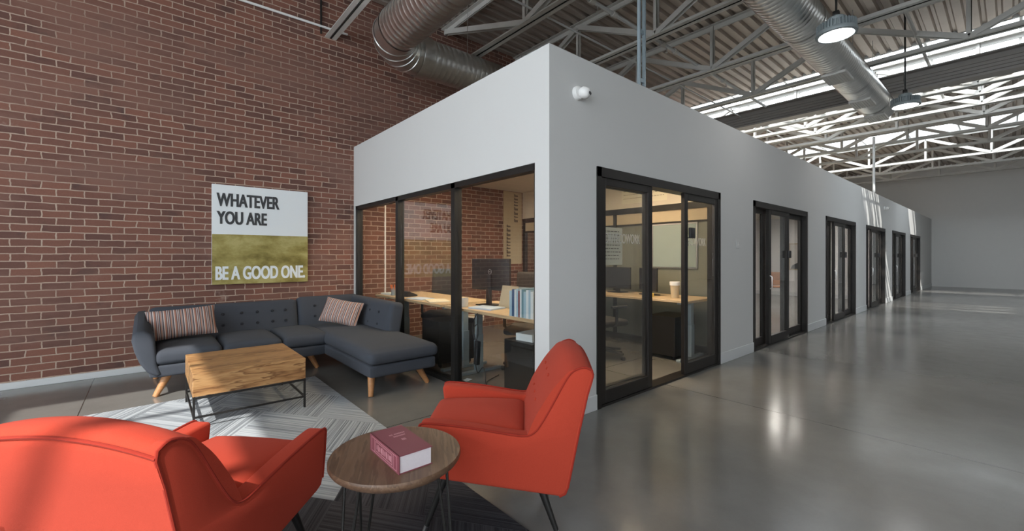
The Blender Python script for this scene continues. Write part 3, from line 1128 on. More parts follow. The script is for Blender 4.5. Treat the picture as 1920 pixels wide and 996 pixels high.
# swept arm at the open end: a curved slab leaning outwards
arm = B()
outer = [(0.055, 0.20), (-0.01, 0.25), (-0.065, 0.34), (-0.105, 0.46), (-0.125, 0.57), (-0.118, 0.64), (-0.088, 0.675)]
inner = [(-0.035, 0.678), (0.012, 0.64), (0.040, 0.56), (0.052, 0.44), (0.060, 0.32), (0.095, 0.22)]
arm.prism(outer + inner, 'y', 5.265, 6.21, 0.03, 3)
for v in arm.bm.verts:                             # the arm climbs a little towards the back
    t_ = (v.co.y - 5.265) / 0.945
    if v.co.z > 0.5:
        v.co.z += (0.075 * t_ - 0.03 * max(0.0, 0.25 - t_) * 4) * (v.co.z - 0.5) / 0.17
obj('armrest', arm, 'sofa', so)


def sofa_leg(x, y, dx, dy):
    b = B()
    b.tube([(x + dx, y + dy, 0.22), (x + dx * 0.9, y + dy * 0.9, 0.19), (x + dx * 0.05, y + dy * 0.05, 0.006), (x, y, 0.0)], [0.036, 0.036, 0.024, 0.022], 16)
    obj('leg', b, 'beech', so)


for a in ((0.04, 5.33, 0.11, 0.05), (1.56, 5.47, -0.10, 0.06), (1.62, 3.99, 0.03, 0.06), (2.275, 4.06, -0.11, 0.06), (0.05, 6.14, 0.09, -0.05), (2.27, 6.14, -0.08, -0.05)):
    sofa_leg(*a)

PG = 'striped lumbar pillows on the corner sofa'
p1 = obj('throw_pillow', B().pillow(0.60, 0.33, 0.14), 'pillow', None, (0.275, 5.765, 0.640), (R(-24), R(-3), R(2)))
tag(p1, 'brown and white striped lumbar pillow by the swept arm of the grey sofa', 'pillow')
p2 = obj('throw_pillow', B().pillow(0.52, 0.33, 0.14), 'pillow', None, (1.89, 5.61, 0.635), (R(-26), R(9), R(-48)))
tag(p2, 'brown and white striped lumbar pillow in the corner of the grey sofa by the chaise', 'pillow')

# ------------------------------------------------------------------ coffee table
ct = thing('coffee_table', 'low wooden box coffee table on thin dark iron legs on the rug', 'coffee table', (0.66, 4.52, 0.006))
hx_, hy_ = 0.405, 0.43
HT = 0.438
obj('box_top', B().box(-hx_, hx_, -hy_, hy_, 0.255, HT, 0.004, 1), 'acacia', ct)
for sx_ in (-1, 1):
    for sy_ in (-1, 1):
        obj('leg', B().box(sx_ * (hx_ - 0.008) - 0.008, sx_ * (hx_ - 0.008) + 0.008, sy_ * (hy_ - 0.008) - 0.008, sy_ * (hy_ - 0.008) + 0.008, 0, 0.256), 'black', ct)
for zz in (0.095, 0.243):
    for s in (-1, 1):
        obj('stretcher', B().box(-hx_ + 0.016, hx_ - 0.016, s * (hy_ - 0.008) - 0.007, s * (hy_ - 0.008) + 0.007, zz - 0.007, zz + 0.007), 'black', ct)
        obj('stretcher', B().box(s * (hx_ - 0.008) - 0.007, s * (hx_ - 0.008) + 0.007, -hy_ + 0.016, hy_ - 0.016, zz - 0.007, zz + 0.007), 'black', ct)


# ------------------------------------------------------------------ red armchairs
def smooth(pts, n=6):
    """Catmull-Rom through open 2-D points."""
    out = []
    P = [pts[0]] + list(pts) + [pts[-1]]
    for i in range(1, len(P) - 2):
        p0, p1_, p2_, p3 = P[i - 1:i + 3]
        for k in range(n):
            t = k / n
            out.append(tuple(0.5 * (2 * p1_[c] + (p2_[c] - p0[c]) * t + (2 * p0[c] - 5 * p1_[c] + 4 * p2_[c] - p3[c]) * t * t + (3 * p1_[c] - p0[c] - 3 * p2_[c] + p3[c]) * t ** 3) for c in range(len(pts[0]))))
    out.append(tuple(pts[-1]))
    return out


HWD = 0.335
top_line = smooth([(0.372, 0.540), (0.355, 0.557), (0.27, 0.554), (0.12, 0.538), (-0.05, 0.512), (-0.125, 0.505), (-0.172, 0.525), (-0.215, 0.585), (-0.265, 0.675), (-0.315, 0.766), (-0.350, 0.808), (-0.400, 0.826), (-0.436, 0.812)], 4)
back_line = [(-0.440, 0.785), (-0.415, 0.70), (-0.375, 0.52), (-0.325, 0.27)]
bottom_line = [(-0.312, 0.238), (-0.285, 0.225), (0.0, 0.262), (0.30, 0.300), (0.335, 0.312), (0.345, 0.335)]
side_outline = top_line + back_line + bottom_line


def make_armchair(label):
    t = thing('armchair', label, 'armchair', (0, 0, 0), 0, 'coral red armchairs by the round table')
    for s in (-1, 1):
        b = B()
        y0, y1 = (HWD - 0.085, HWD) if s > 0 else (-HWD, -HWD + 0.085)
        b.prism(side_outline, 'y', y0, y1, 0.014, 3)
        o = obj('arm_panel', b, 'red', t, sharp=50)
        pts = [(x, s * (HWD - 0.004), z + 0.001) for x, z in [(0.345, 0.34), (0.362, 0.45)] + top_line + back_line + bottom_line[:2]]
        obj('piping', B().tube(pts, 0.0055, 8), 'redpipe', o)
    # inner back: leaning slab with rounded shoulders
    prof = smooth([(-0.07, 0.34), (-0.115, 0.46), (-0.175, 0.60), (-0.245, 0.735), (-0.300, 0.815), (-0.330, 0.850), (-0.370, 0.862), (-0.415, 0.857), (-0.437, 0.835)], 4) + [(-0.440, 0.80), (-0.415, 0.70), (-0.375, 0.52), (-0.325, 0.27), (-0.30, 0.24), (-0.2, 0.26)]
    b = B()
    n = 26
    rings = []
    for i in range(n + 1):
        u = -1 + 2 * i / n
        yy = u * (HWD - 0.001)
        drop = 0.046 * u * u
        ring = []
        for x, z in prof:
            k = max(0.0, (z - 0.60) / 0.27)
            ring.append(b.bm.verts.new((x - (0.012 * (1 - u * u) * 0), yy, z - drop * k)))
        rings.append(ring)
    for A, C in zip(rings, rings[1:]):
        for k in range(len(A)):
            b.bm.faces.new((A[k], A[(k + 1) % len(A)], C[(k + 1) % len(A)], C[k]))
    b.bm.faces.new(rings[0])
    b.bm.faces.new(rings[-1][::-1])
    bmesh.ops.recalc_face_normals(b.bm, faces=list(b.bm.faces))
    bo = obj('backrest', b, 'red', t, sharp=50)
    edge = []
    for i in range(n + 1):
        u = -1 + 2 * i / n
        drop = 0.046 * u * u
        edge.append((-0.441, u * (HWD - 0.004), 0.832 - drop * 0.85))
    obj('piping', B().tube(edge, 0.0055, 8), 'redpipe', bo)
    for yy in (-0.13, 0.0, 0.13):
        for zz, xx in ((0.735, -0.243), (0.61, -0.178)):
            obj('button', B().lathe([(0, 0.001), (0.007, 0.0), (0.010, -0.003), (0.008, -0.008)], (xx + 0.003, yy, zz), 12, 'x'), 'red', bo)
    obj('seat_cushion', B().cushion(-0.13, 0.392, -0.249, 0.249, 0.385, 0.490, 0.045, 0.032, 14), 'red', t)
    obj('seat_rail', B().prism([(0.335, 0.315), (0.352, 0.40), (-0.25, 0.40), (-0.29, 0.235), (0.0, 0.268), (0.30, 0.305)], 'y', -HWD + 0.08, HWD - 0.08), 'red', t)
    for x, y_, tx, ty in ((0.255, 0.22, 0.365, 0.25), (0.255, -0.22, 0.365, -0.25), (-0.195, 0.225, -0.285, 0.265), (-0.195, -0.225, -0.285, -0.265)):
        zt = 0.29 if x > 0 else 0.235
        l = B()
        l.tube([(x, y_, zt), (tx + (x - tx) * 0.09, ty + (y_ - ty) * 0.09, zt * 0.09)], [0.021, 0.012], 14)
        lo = obj('leg', l, 'black', t)
        f = B()
        f.tube([(tx + (x - tx) * 0.10, ty + (y_ - ty) * 0.10, zt * 0.10), (tx, ty, 0.003)], [0.0128, 0.011], 14)
        obj('ferrule', f, 'steel', lo)
    return t


ac = make_armchair('coral red armchair seen from behind, left of the round walnut table')
ac.location, ac.rotation_euler = (0.12, 2.04, 0.0085), (0, 0, R(42))
dup(ac, (1.46, 1.80, 0.0085), R(138), 'coral red armchair seen from its side, between the round table and white wall corner')

# ------------------------------------------------------------------ round side table and book
TX, TY, TZ, TR = 0.750, 1.592, 0.572, 0.254
rt = thing('side_table', 'small round walnut side table on thin black hairpin legs between the red armchairs', 'side table', (TX, TY, 0.006))
obj('table_top', B().lathe([(0, TZ - 0.045), (TR - 0.022, TZ - 0.045), (TR - 0.006, TZ - 0.032), (TR, TZ - 0.022), (TR, TZ - 0.012), (TR - 0.003, TZ - 0.006), (0, TZ - 0.006)], (0, 0, 0), 72), 'walnut', rt)
for a in (190, 310, 100):
    a = R(a)
    ca, sa = math.cos(a), math.sin(a)

    def at(r, w, z):
        return (r * ca - w * sa, r * sa + w * ca, z)
    l = B()
    l.tube([at(0.19, -0.05, TZ - 0.046), at(0.222, -0.022, 0.20), at(0.246, -0.008, 0.02), at(0.248, 0.0, 0.006), at(0.246, 0.008, 0.02), at(0.222, 0.022, 0.20), at(0.19, 0.05, TZ - 0.046)], 0.0058, 8)
    lo = obj('leg', l, 'black', rt)
    pl = B()
    pl.prism([at(0.16, -0.06, 0)[:2], at(0.215, -0.065, 0)[:2], at(0.215, 0.065, 0)[:2], at(0.16, 0.06, 0)[:2]], 'z', TZ - 0.049, TZ - 0.045)
    obj('mounting_plate', pl, 'black', lo)

bk_ = thing('book', 'thick dusty red hardback book lying on the round walnut side table', 'book', (0.745, 1.545, TZ), R(-90.5))
BL, BW, BH = 0.264, 0.132, 0.066                    # local x runs along the spine, y across; spine on -y
obj('page_block', B().box(-BL / 2 + 0.003, BL / 2 - 0.003, -BW / 2 + 0.004, BW / 2 - 0.004, 0.003, BH - 0.003), 'pages', bk_)
c = B()
c.box(-BL / 2, BL / 2, -BW / 2, BW / 2, 0.0, 0.003)
c.box(-BL / 2, BL / 2, -BW / 2, BW / 2, BH - 0.003, BH)
c.box(-BL / 2, BL / 2, -BW / 2 - 0.002, -BW / 2 + 0.002, 0.0, BH)
cv = obj('cover', c, 'bookred', bk_)
c = B()
yb_ = -BW / 2 - 0.002
for x0, x1, z0, z1 in ((-0.115, 0.115, 0.058, 0.060), (-0.115, 0.115, 0.006, 0.008), (-0.115, -0.113, 0.006, 0.060), (-0.085, -0.083, 0.006, 0.060), (0.085, 0.087, 0.006, 0.060), (0.113, 0.115, 0.006, 0.060),
                       (-0.075, -0.073, 0.013, 0.053), (-0.075, 0.075, 0.051, 0.053), (-0.075, 0.075, 0.014, 0.016), (0.073, 0.075, 0.013, 0.053)):
    c.box(x0, x1, yb_ - 0.0006, yb_, z0, z1)
x = -0.064
random.seed(3)
while x < 0.060:
    w = random.choice((0.005, 0.008, 0.010))
    h = random.choice((0.020, 0.024, 0.017))
    c.box(x, x + w, yb_ - 0.0006, yb_, 0.033 - h / 2, 0.033 + h / 2)
    x += w + random.choice((0.002, 0.002, 0.007))
obj('spine_lettering', c, 'bookink', cv)
c = B()
for x0, x1, y0, y1 in ((-0.062, -0.052, -0.020, -0.004), (-0.062, -0.052, 0.000, 0.044), (-0.040, -0.030, -0.012, 0.036), (-0.003, 0.014, 0.004, 0.020)):
    yy = y0
    while yy < y1 - 0.002:
        w = random.choice((0.003, 0.005))
        c.box(x0, x1, yy, min(yy + w, y1), BH, BH + 0.0004)
        yy += w + 0.0018
obj('cover_lettering', c, 'bookink', cv)


# ------------------------------------------------------------------ cameras and plates on the corridor wall
def turret(loc, label, rz):
    t = thing('security_camera', label, 'security camera', loc, 0, 'white security cameras on the corridor wall')
    obj('mount_base', B().lathe([(0, 0.0), (0.058, 0.0), (0.058, -0.018), (0.050, -0.034), (0.030, -0.040), (0, -0.040)], (0, 0, 0), 28, 'y'), 'white', t)
    h = B()
    h.lathe([(0, -0.052), (0.022, -0.050), (0.040, -0.036), (0.048, -0.010), (0.046, 0.020), (0.030, 0.040), (0, 0.046)], (0, 0, 0), 28, 'y')
    h.xform(Matrix.Translation((0.022, -0.062, -0.004)) @ Matrix.Rotation(R(rz), 4, 'Z') @ Matrix.Rotation(R(18), 4, 'X'))
    e = obj('camera_head', h, 'white', t)
    for dx in (-0.014, 0.014):
        l = B()
        l.lathe([(0.0, -0.006), (0.010, -0.005), (0.012, 0.0), (0.012, 0.006)], (dx, -0.050, 0.004), 16, 'y')
        l.xform(Matrix.Translation((0.022, -0.062, -0.004)) @ Matrix.Rotation(R(rz), 4, 'Z') @ Matrix.Rotation(R(18), 4, 'X'))
        obj('lens', l, 'blackp', e)
    return t


turret((2.74, BY, 2.72), 'white two-eyed security camera near the corner of the office box', 25)
turret((16.0, BY, 2.72), 'small white security camera far along the corridor wall above the distant doors', 10)
pt = thing('room_plate', 'small pale room plate on the corridor wall between the first and second glass doors', 'sign', (5.975, BY, 1.515))
obj('plate', B().box(-0.055, 0.055, -0.008, 0, -0.055, 0.055, 0.003, 1), 'wallp', pt)
letters('lettering', 'A', -0.03, 0.03, -0.032, 0.032, 'white', pt, 0.0015, -0.0075)


# ------------------------------------------------------------------ the corner office
def desk(name_loc, label, lx, ly, rz=0.0, group='sit-stand desks in the corner office', h=0.795, legs=None):
    legs = legs or (-(ly / 2 - 0.16), ly / 2 - 0.16)
    t = thing('desk', label, 'desk', name_loc, rz, group)
    obj('desk_top', B().box(-lx / 2, lx / 2, -ly / 2, ly / 2, h - 0.032, h, 0.004, 1), 'desk', t)
    for yl in legs:
        l = B()
        l.box(-0.045, 0.045, yl - 0.035, yl + 0.035, 0.03, 0.45, 0.004, 1)
        l.box(-0.036, 0.036, yl - 0.027, yl + 0.027, 0.45, h - 0.06)
        l.box(-lx / 2 + 0.06, lx / 2 - 0.06, yl - 0.03, yl + 0.03, 0.0, 0.03, 0.004, 1)
        l.box(-lx / 2 + 0.08, lx / 2 - 0.08, yl - 0.025, yl + 0.025, h - 0.06, h - 0.032)
        obj('leg', l, 'bluegrey', t)
    obj('cross_rail', B().box(-0.03, 0.03, legs[0] + 0.04, legs[1] - 0.04, h - 0.075, h - 0.04), 'black', t)
    return t


desk((2.93, 3.42, 0), 'pale wooden sit-stand desk behind the window, the one holding the row of binders', 0.76, 1.52, legs=(-0.715, 0.62))
desk((2.93, 5.19, 0), 'pale wooden sit-stand desk behind the window, the one nearest the brick wall', 0.76, 1.85, legs=(-0.86, 0.70))
desk((5.45, 3.70, 0), 'pale wooden sit-stand desk along the office partition, seen through the open door', 0.76, 2.2)


def office_chair(label):
    t = thing('office_chair', label, 'office chair', (0, 0, 0), 0, 'black office chairs in the corner office')
    obj('seat', B().cushion(-0.24, 0.24, -0.25, 0.25, 0.44, 0.52, 0.035, 0.012, 8), 'greyp', t)
    b = B()
    b.cushion(-0.03, 0.03, -0.22, 0.22, 0.0, 0.56, 0.028, 0, 8)
    for v in b.bm.verts:
        v.co.x += 0.35 * v.co.y ** 2
    b.xform(Matrix.Translation((-0.27, 0, 0.60)) @ Matrix.Rotation(R(-9), 4, 'Y'))
    obj('backrest', b, 'greyp', t)
    obj('back_bracket', B().tube([(-0.05, 0, 0.43), (-0.22, 0, 0.43), (-0.30, 0, 0.50), (-0.31, 0, 0.75)], 0.025, 10), 'blackp', t)
    obj('gas_column', B().lathe([(0.03, 0.10), (0.03, 0.26), (0.02, 0.26), (0.02, 0.40), (0.10, 0.41), (0.12, 0.44)], (0, 0, 0), 18), 'blackp', t)
    for s in (-1, 1):
        obj('armrest', B().tube([(-0.05, s * 0.24, 0.45), (-0.03, s * 0.30, 0.50), (-0.03, s * 0.30, 0.68), (-0.10, s * 0.29, 0.70), (0.15, s * 0.29, 0.70)], 0.020, 8), 'blackp', t)
    for k in range(5):
        a = 2 * math.pi * k / 5
        c_, s_ = math.cos(a), math.sin(a)
        f = obj('foot', B().tube([(0.02 * c_, 0.02 * s_, 0.12), (0.30 * c_, 0.30 * s_, 0.085)], [0.03, 0.018], 8), 'blackp', t)
        w = B()
        w.lathe([(0, -0.022), (0.026, -0.02), (0.028, 0.0), (0.026, 0.02), (0, 0.022)], (0.30 * c_, 0.30 * s_, 0.03), 14, 'y')
        obj('caster', w, 'blackp', f)
    return t


oc = office_chair('black office chair behind the desk nearest the brick wall')
oc.location, oc.rotation_euler = (3.35, 5.58, 0), (0, 0, R(225))
dup(oc, (3.44, 3.74, 0), R(215), 'black office chair behind the desk with the row of binders')
dup(oc, (4.62, 3.55, 0), R(-12), 'black office chair facing the partition desk, seen through the open glass door')


def monitor(loc, rz, label, w=0.60, h=0.36, lift=0.17):
    t = thing('monitor', label, 'monitor', loc, rz, 'computer monitors in the corner office')
    obj('shell', B().box(-0.018, 0.012, -w / 2, w / 2, lift, lift + h, 0.006), 'blackp', t)
    obj('screen', B().box(0.0115, 0.014, -w / 2 + 0.012, w / 2 - 0.012, lift + 0.014, lift + h - 0.012), 'screen', t)
    n = B()
    n.box(-0.045, -0.018, -0.035, 0.035, 0.012, lift + h * 0.5, 0.004)
    obj('stand_neck', n, 'blackp', t)
    obj('stand_base', B().box(-0.13, 0.08, -0.12, 0.12, 0.0, 0.012, 0.004), 'blackp', t)
    return t


DZT = 0.795
m1 = monitor((2.98, 3.87, DZT), R(8), 'black monitor turned away from the window on the desk with the row of binders')
ring = B()
ring.lathe([(0.024, -0.0192), (0.028, -0.0192), (0.028, -0.0182), (0.024, -0.0182), (0.024, -0.0192)], (0, 0, 0.38), 28, 'x')
em = obj('emblem', ring, 'steel', m1)
letters('lettering', 'DELL', -0.018, 0.018, 0.373, 0.387, 'steel', em, 0.001, 0.0, rot=(0, 0, R(-90)), loc=(-0.0182, 0, 0))
monitor((5.50, 3.42, DZT), R(150), 'black monitor on the partition desk, the one nearer the glass door', 0.50, 0.33, 0.06)
monitor((5.52, 3.98, DZT), R(178), 'black monitor on the partition desk, the middle one of three', 0.52, 0.33, 0.06)
monitor((5.50, 4.56, DZT), R(185), 'black monitor on the partition desk, the one farthest from the glass door', 0.50, 0.33, 0.06)

cols = ['wbook', 'lbook', 'wbook', 'lbook', 'teal', 'wbook', 'maroon', 'lbook', 'wbook', 'navy', 'lbook']
random.seed(5)
yk = 2.73
names = {'wbook': 'white', 'lbook': 'light blue', 'teal': 'teal', 'maroon': 'maroon', 'navy': 'navy'}
ordn = ['first', 'second', 'third', 'fourth', 'fifth', 'sixth', 'seventh', 'eighth', 'ninth', 'tenth', 'eleventh']
for i, cname in enumerate(cols):
    th = random.choice((0.022, 0.026, 0.032)) if i < 9 else 0.034
    hh = random.uniform(0.235, 0.262)
    t = thing('binder', '%s binder standing on the window desk, %s of the row from the wall corner' % (names[cname], ordn[i]), 'binder', (2.68, yk + th / 2, DZT), 0, 'upright binders on the window desk')
    c = B()
    c.box(-0.11, 0.11, -th / 2, -th / 2 + 0.002, 0, hh)
    c.box(-0.11, 0.11, th / 2 - 0.002, th / 2, 0, hh)
    c.box(-0.112, -0.109, -th / 2, th / 2, 0, hh)
    obj('cover', c, cname, t)
    obj('page_block', B().box(-0.108, 0.10, -th / 2 + 0.002, th / 2 - 0.002, 0.004, hh - 0.008), 'pages', t)
    yk += th + 0.001
mug = thing('mug', 'white coffee mug standing on the window desk beside the monitor', 'mug', (2.66, 3.93, DZT))
obj('cup', B().lathe([(0, 0.003), (0.036, 0.003), (0.036, 0.0), (0.040, 0.004), (0.042, 0.095), (0.039, 0.095), (0.037, 0.01), (0, 0.008)], (0, 0, 0), 28), 'white', mug)
obj('handle', B().tube([(-0.02, 0.037, 0.075), (-0.03, 0.062, 0.072), (-0.033, 0.070, 0.05), (-0.028, 0.060, 0.026), (-0.02, 0.036, 0.022)], 0.0055, 8), 'white', mug)
tag(obj('note_block', B().box(-0.03, 0.03, -0.03, 0.03, 0, 0.05, 0.002, 1), 'yellow', None, (5.25, 3.22, DZT)), 'small yellow note block on the partition desk behind the binders', 'note block')
for lx_, ly_, rz_, w_, d_, h_, mt_, lb in ((2.74, 3.63, 12, 0.24, 0.32, 0.016, 'bluec', 'stack of pale blue folders on the window desk beside the mug'),
                                          (2.72, 4.62, -20, 0.25, 0.34, 0.014, 'paper', 'loose cream papers on the desk nearest the brick wall'),
                                          (2.70, 5.02, 10, 0.23, 0.30, 0.010, 'bluec', 'pale blue folder on the desk nearest the brick wall'),
                                          (2.72, 5.90, 5, 0.22, 0.28, 0.020, 'wbook', 'white papers at the brick wall end of the window desks')):
    tag(obj('paper_pile', B().box(-w_ / 2, w_ / 2, -d_ / 2, d_ / 2, 0, h_, 0.002, 1), mt_, None, (lx_, ly_, DZT), (0, 0, R(rz_))), lb, 'papers')
# leaning sheets beside the monitor
for i, (yy, lean, mt_, lb) in enumerate(((3.42, 14, 'tan', 'brown board leaning on the window desk between mug and binders'), (3.30, 20, 'lampgrey', 'grey sheet leaning on the window desk next to the binders'))):
    s_ = B().box(-0.008, 0.008, -0.13, 0.13, 0, 0.24, 0.002, 1)
    s_.xform(Matrix.Rotation(R(lean), 4, 'Y'))
    tag(obj('leaning_board', s_, mt_, None, (2.92 + 0.02 * i, yy + 0.1 * (1 - i), DZT + 0.002)), lb, 'board')
kb = B()
kb.box(-0.07, 0.07, -0.22, 0.22, 0, 0.014, 0.004)
kk = thing('keyboard', 'black keyboard on the window desk in front of the mug', 'keyboard', (3.16, 3.5, DZT))
obj('tray', kb, 'blackp', kk)
kb = B()
for i in range(5):
    for j in range(15):
        kb.box(-0.058 + i * 0.024, -0.038 + i * 0.024, -0.205 + j * 0.0275, -0.182 + j * 0.0275, 0.014, 0.019)
obj('key', kb, 'greyp', kk)
tag(obj('desk_phone', B().prism([(-0.09, 0), (0.09, 0), (0.09, 0.02), (-0.06, 0.075), (-0.09, 0.075)], 'y', -0.085, 0.085, 0.006), 'blackp', None, (2.75, 5.45, DZT), (0, 0, R(15))), 'black desk phone on the desk nearest the brick wall', 'phone')
pc = thing('pencil_cup', 'grey pencil cup with bright orange pens on the brick wall end of the window desk', 'pencil cup', (2.66, 5.72, DZT))
obj('cup', B().lathe([(0, 0.0), (0.038, 0.0), (0.040, 0.10), (0.036, 0.10), (0.035, 0.006), (0, 0.006)], (0, 0, 0), 20), 'lampgrey', pc)
for k in range(7):
    a = 2 * math.pi * k / 7
    obj('pen', B().tube([(0.02 * math.cos(a), 0.02 * math.sin(a), 0.01), (0.045 * math.cos(a), 0.045 * math.sin(a), 0.15)], 0.008, 6), 'orange', pc)
tag(obj('power_pole', B().tube([(2.72, 6.15, DZT), (2.72, 6.15, CEIL)], 0.011, 8), 'white'), 'thin white cable pole between the window desk and the office ceiling', 'pole')

# cables hanging from the desk edge, with a power strip
cb = thing('power_strip', 'black power strip hanging in a loop of cables under the window desk', 'power strip', (2.515, 3.52, 0))
ps = B()
ps.box(-0.022, 0.022, -0.028, 0.028, 0.26, 0.50, 0.006)
ps.xform(Matrix.Rotation(R(4), 4, 'X'))
obj('strip_body', ps, 'blackp', cb)
so_ = B()
for k in range(5):
    so_.lathe([(0, -0.026), (0.012, -0.025), (0.012, -0.020)], (0, -0.025 - 0.0, 0.30 + 0.042 * k), 10, 'x')
obj('socket_face', so_, 'greyp', cb)
for k, pts in enumerate(([(0, 0.02, 0.50), (0.0, 0.06, 0.60), (0, 0.03, 0.70), (0.03, 0.02, 0.765)],
                         [(0, -0.01, 0.50), (-0.01, -0.06, 0.58), (0.0, -0.03, 0.66), (0.0, 0.03, 0.62), (0, 0.01, 0.52), (0.0, -0.05, 0.48)],
                         [(0, 0.0, 0.26), (0.0, -0.04, 0.18), (0.01, -0.12, 0.25), (0.0, -0.17, 0.12), (0.05, -0.13, 0.012), (0.2, 0.1, 0.010), (0.5, 0.25, 0.010)],
                         [(0, -0.03, 0.78), (0.0, -0.035, 0.70), (0, -0.02, 0.52), (0, -0.01, 0.50)])):
    obj('cable', B().tube(smooth(pts, 6), 0.0055, 6), 'blackp', cb)


def pedestal(loc, rz, label, w=0.40, d=0.52, h=0.56):
    t = thing('file_pedestal', label, 'drawer unit', loc, rz, 'black drawer pedestals under the desks')
    obj('body', B().box(-d / 2, d / 2, -w / 2, w / 2, 0.05, h, 0.004, 1), 'black', t)
    for z0, z1 in ((0.06, 0.32), (0.325, 0.435), (0.44, h - 0.012)):
        dr_ = obj('drawer', B().box(-d / 2 - 0.016, -d / 2, -w / 2 + 0.004, w / 2 - 0.004, z0, z1, 0.003, 1), 'black', t)
        obj('pull', B().box(-d / 2 - 0.022, -d / 2 - 0.016, -0.06, 0.06, z1 - 0.03, z1 - 0.02), 'steel', dr_)
    for sx_ in (-1, 1):
        for sy_ in (-1, 1):
            obj('caster', B().lathe([(0, -0.012), (0.024, -0.011), (0.025, 0), (0.024, 0.011), (0, 0.012)], (sx_ * (d / 2 - 0.05), sy_ * (w / 2 - 0.04), 0.025), 14, 'y'), 'blackp', t)
    return t


pedestal((2.86, 2.97, 0), R(180), 'black drawer pedestal under the window desk end, behind the wall corner')
pedestal((5.42, 3.02, 0), R(180), 'black drawer pedestal on casters under the partition desk, seen through the open door')
pedestal((2.90, 4.66, 0), R(180), 'black drawer pedestal under the desk nearest the brick wall, behind the chaise')
tag(obj('paper_pile', B().box(-0.13, 0.13, -0.10, 0.10, 0, 0.07, 0.003, 1), 'wbook', None, (2.78, 2.96, 0.56), (0, 0, R(8))), 'thick stack of white papers on the pedestal under the window desk', 'papers')
tag(obj('floor_card', B().box(-0.055, 0.055, -0.035, 0.035, 0, 0.003), 'bluec', None, (2.64, 3.86, 0.0), (0, 0, R(20))), 'small pale blue card lying on the office floor behind the glass', 'card')


def bin_(loc, label, mt):
    t = thing('waste_bin', label, 'waste bin', loc)
    obj('tub', B().lathe([(0, 0.004), (0.11, 0.0), (0.145, 0.34), (0.152, 0.345), (0.140, 0.345), (0.106, 0.012), (0, 0.012)], (0, 0, 0), 24), mt, t)
    obj('liner_bag', B().lathe([(0.138, 0.30), (0.150, 0.352), (0.158, 0.34), (0.154, 0.27)], (0, 0, 0), 24), 'white', t)
    return t


bin_((4.2, 5.9, 0), 'beige waste bin on the office floor by the brick wall', 'tan')
bin_((5.36, 2.93, DZT), 'small tan paper bin standing on the partition desk, seen through the open door', 'tan').scale = (0.42, 0.42, 0.62)

# banner on the bricks, a notice on the glass, a reflection drawn as a sheet
bn = thing('banner', 'long tan banner with dark upright lettering on the brick wall inside the office', 'banner', (5.66, YF, 1.20))
obj('cloth', B().box(-0.27, 0.22, -0.012, -0.003, 0, 1.46, 0.001, 1), 'tan', bn)
random.seed(11)
bnl = B()
for cx_, z0, z1 in ((0.06, 0.85, 1.40), (-0.14, 0.15, 0.75)):
    zz = z0
    while zz < z1:
        hh = random.choice((0.05, 0.07, 0.04))
        bnl.box(cx_ - 0.05, cx_ + 0.05, -0.0135, -0.012, zz, zz + hh * 0.6)
        bnl.box(cx_ - 0.05, cx_ - 0.02, -0.0135, -0.012, zz, zz + hh)
        zz += hh + 0.02
obj('lettering', bnl, 'ink', bn)


def note(loc, rot, w, h, label, lines):
    t = thing('marked_sheet', label, 'notice', loc)
    t.rotation_euler = rot
    obj('sheet', B().box(-w / 2, w / 2, -0.0015, 0, -h / 2, h / 2), 'paper', t)
    b = B()
    zz = h / 2 - 0.04
    while zz > -h / 2 + 0.03:
        xx = -w / 2 + 0.03
        while xx < w / 2 - 0.05:
            l_ = random.choice((0.02, 0.03, 0.045))
            b.box(xx, min(xx + l_, w / 2 - 0.02), -0.002, -0.0015, zz, zz + 0.007)
            xx += l_ + 0.01
        zz -= lines
    obj('lettering', b, 'ink', t)


note((3.30, BY + 0.047, 1.445), (0, 0, 0), 0.30, 0.35, 'cream handwritten sheet taped inside the first glass door', 0.032)
note((5.905, 3.75, 2.38), (0, 0, R(-90)), 0.80, 0.36, 'wide cream sheet with a painted scribble reflection above the office partition', 0.06)  # added sheet, its inked scribbles stand in for a reflection

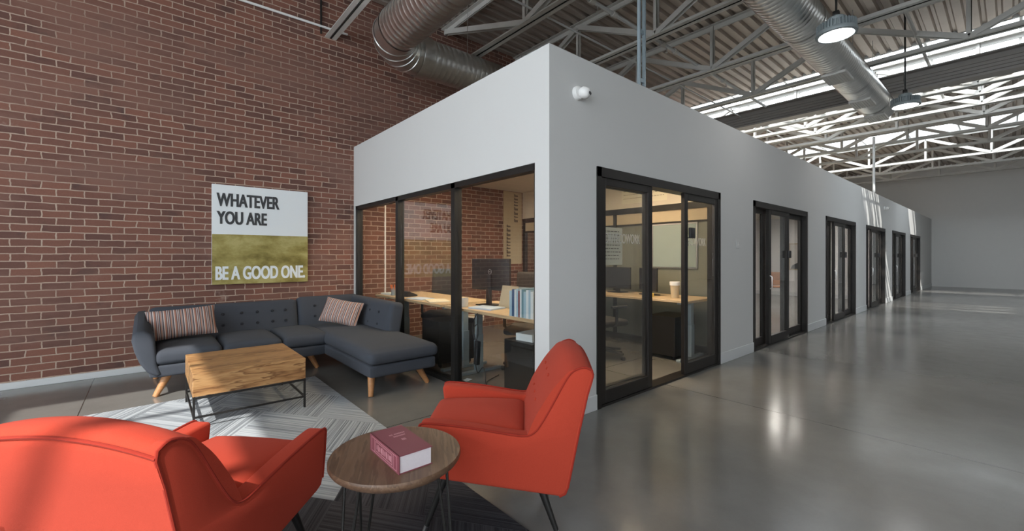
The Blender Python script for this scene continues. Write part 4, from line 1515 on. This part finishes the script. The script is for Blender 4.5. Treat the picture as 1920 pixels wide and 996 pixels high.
# ------------------------------------------------------------------ the long room behind the second door
pf_ = thing('framed_picture', 'large framed black and white picture on the end wall of the long room', 'picture', (16.848, 4.55, 1.34))
fb = B()
for y0, y1, z0, z1 in ((-0.46, -0.42, -0.46, 0.46), (0.42, 0.46, -0.46, 0.46), (-0.46, 0.46, 0.42, 0.46), (-0.46, 0.46, -0.46, -0.42)):
    fb.box(-0.03, 0, y0, y1, z0, z1)
obj('frame', fb, 'tan', pf_)
obj('print', B().box(-0.012, -0.002, -0.42, 0.42, -0.42, 0.42), 'photo', pf_)
bl_ = B()
bl_.prism([(-0.42, -0.42), (0.40, -0.42), (0.36, -0.30), (0.12, -0.16), (-0.10, -0.10), (-0.30, -0.22), (-0.42, -0.26)], 'x', -0.014, -0.012)
bl_.lathe([(0, -0.014), (0.13, -0.0138), (0.13, -0.012)], (0, 0.02, 0.02), 20, 'x')
obj('dark_shape', bl_, 'signk', pf_)
wch = thing('wooden_chair', 'wooden chair with a rounded back standing in the long room behind the second door', 'chair', (14.3, 4.55, 0), R(200))
obj('seat', B().cushion(-0.24, 0.24, -0.24, 0.24, 0.42, 0.46, 0.02, 0.01, 6), 'floorwood', wch)
bk2 = B().cushion(-0.015, 0.015, -0.23, 0.23, 0, 0.40, 0.014, 0, 8)
bk2.xform(Matrix.Translation((-0.24, 0, 0.48)) @ Matrix.Rotation(R(-10), 4, 'Y'))
obj('backrest', bk2, 'floorwood', wch)
for sx_ in (-1, 1):
    for sy_ in (-1, 1):
        obj('leg', B().tube([(sx_ * 0.19, sy_ * 0.19, 0.43), (sx_ * 0.23, sy_ * 0.22, 0.0)], [0.02, 0.014], 10), 'floorwood', wch)

# ------------------------------------------------------------------ lamps in the offices
for i, (x, y_, mt_, lb) in enumerate(((3.3, 3.45, 'panel', 'warm ceiling light panel near the window in the corner office'), (3.3, 5.2, 'panel', 'warm ceiling light panel near the brick wall in the corner office'),
                                      (4.7, 3.3, 'panel', 'warm ceiling light panel over the middle of the corner office'),
                                      (8.0, 3.6, 'panelw', 'ceiling light panel behind the second glass door'), (11.5, 3.6, 'panelw', 'ceiling light panel behind the third glass door'),
                                      (15.0, 3.6, 'panelw', 'ceiling light panel behind the fourth glass door'), (18.6, 3.6, 'panelw', 'ceiling light panel behind the fifth glass door'))):
    t = thing('light_panel', lb, 'ceiling light', (x, y_, CEIL), 0, 'ceiling light panels in the offices')
    f = B()
    for a0, a1, b0, b1 in ((-0.32, 0.32, -0.32, -0.30), (-0.32, 0.32, 0.30, 0.32), (-0.32, -0.30, -0.30, 0.30), (0.30, 0.32, -0.30, 0.30)):
        f.box(a0, a1, b0, b1, -0.03, 0)
    obj('frame', f, 'white', t)
    obj('diffuser', B().box(-0.30, 0.30, -0.30, 0.30, -0.02, -0.012), mt_, t)
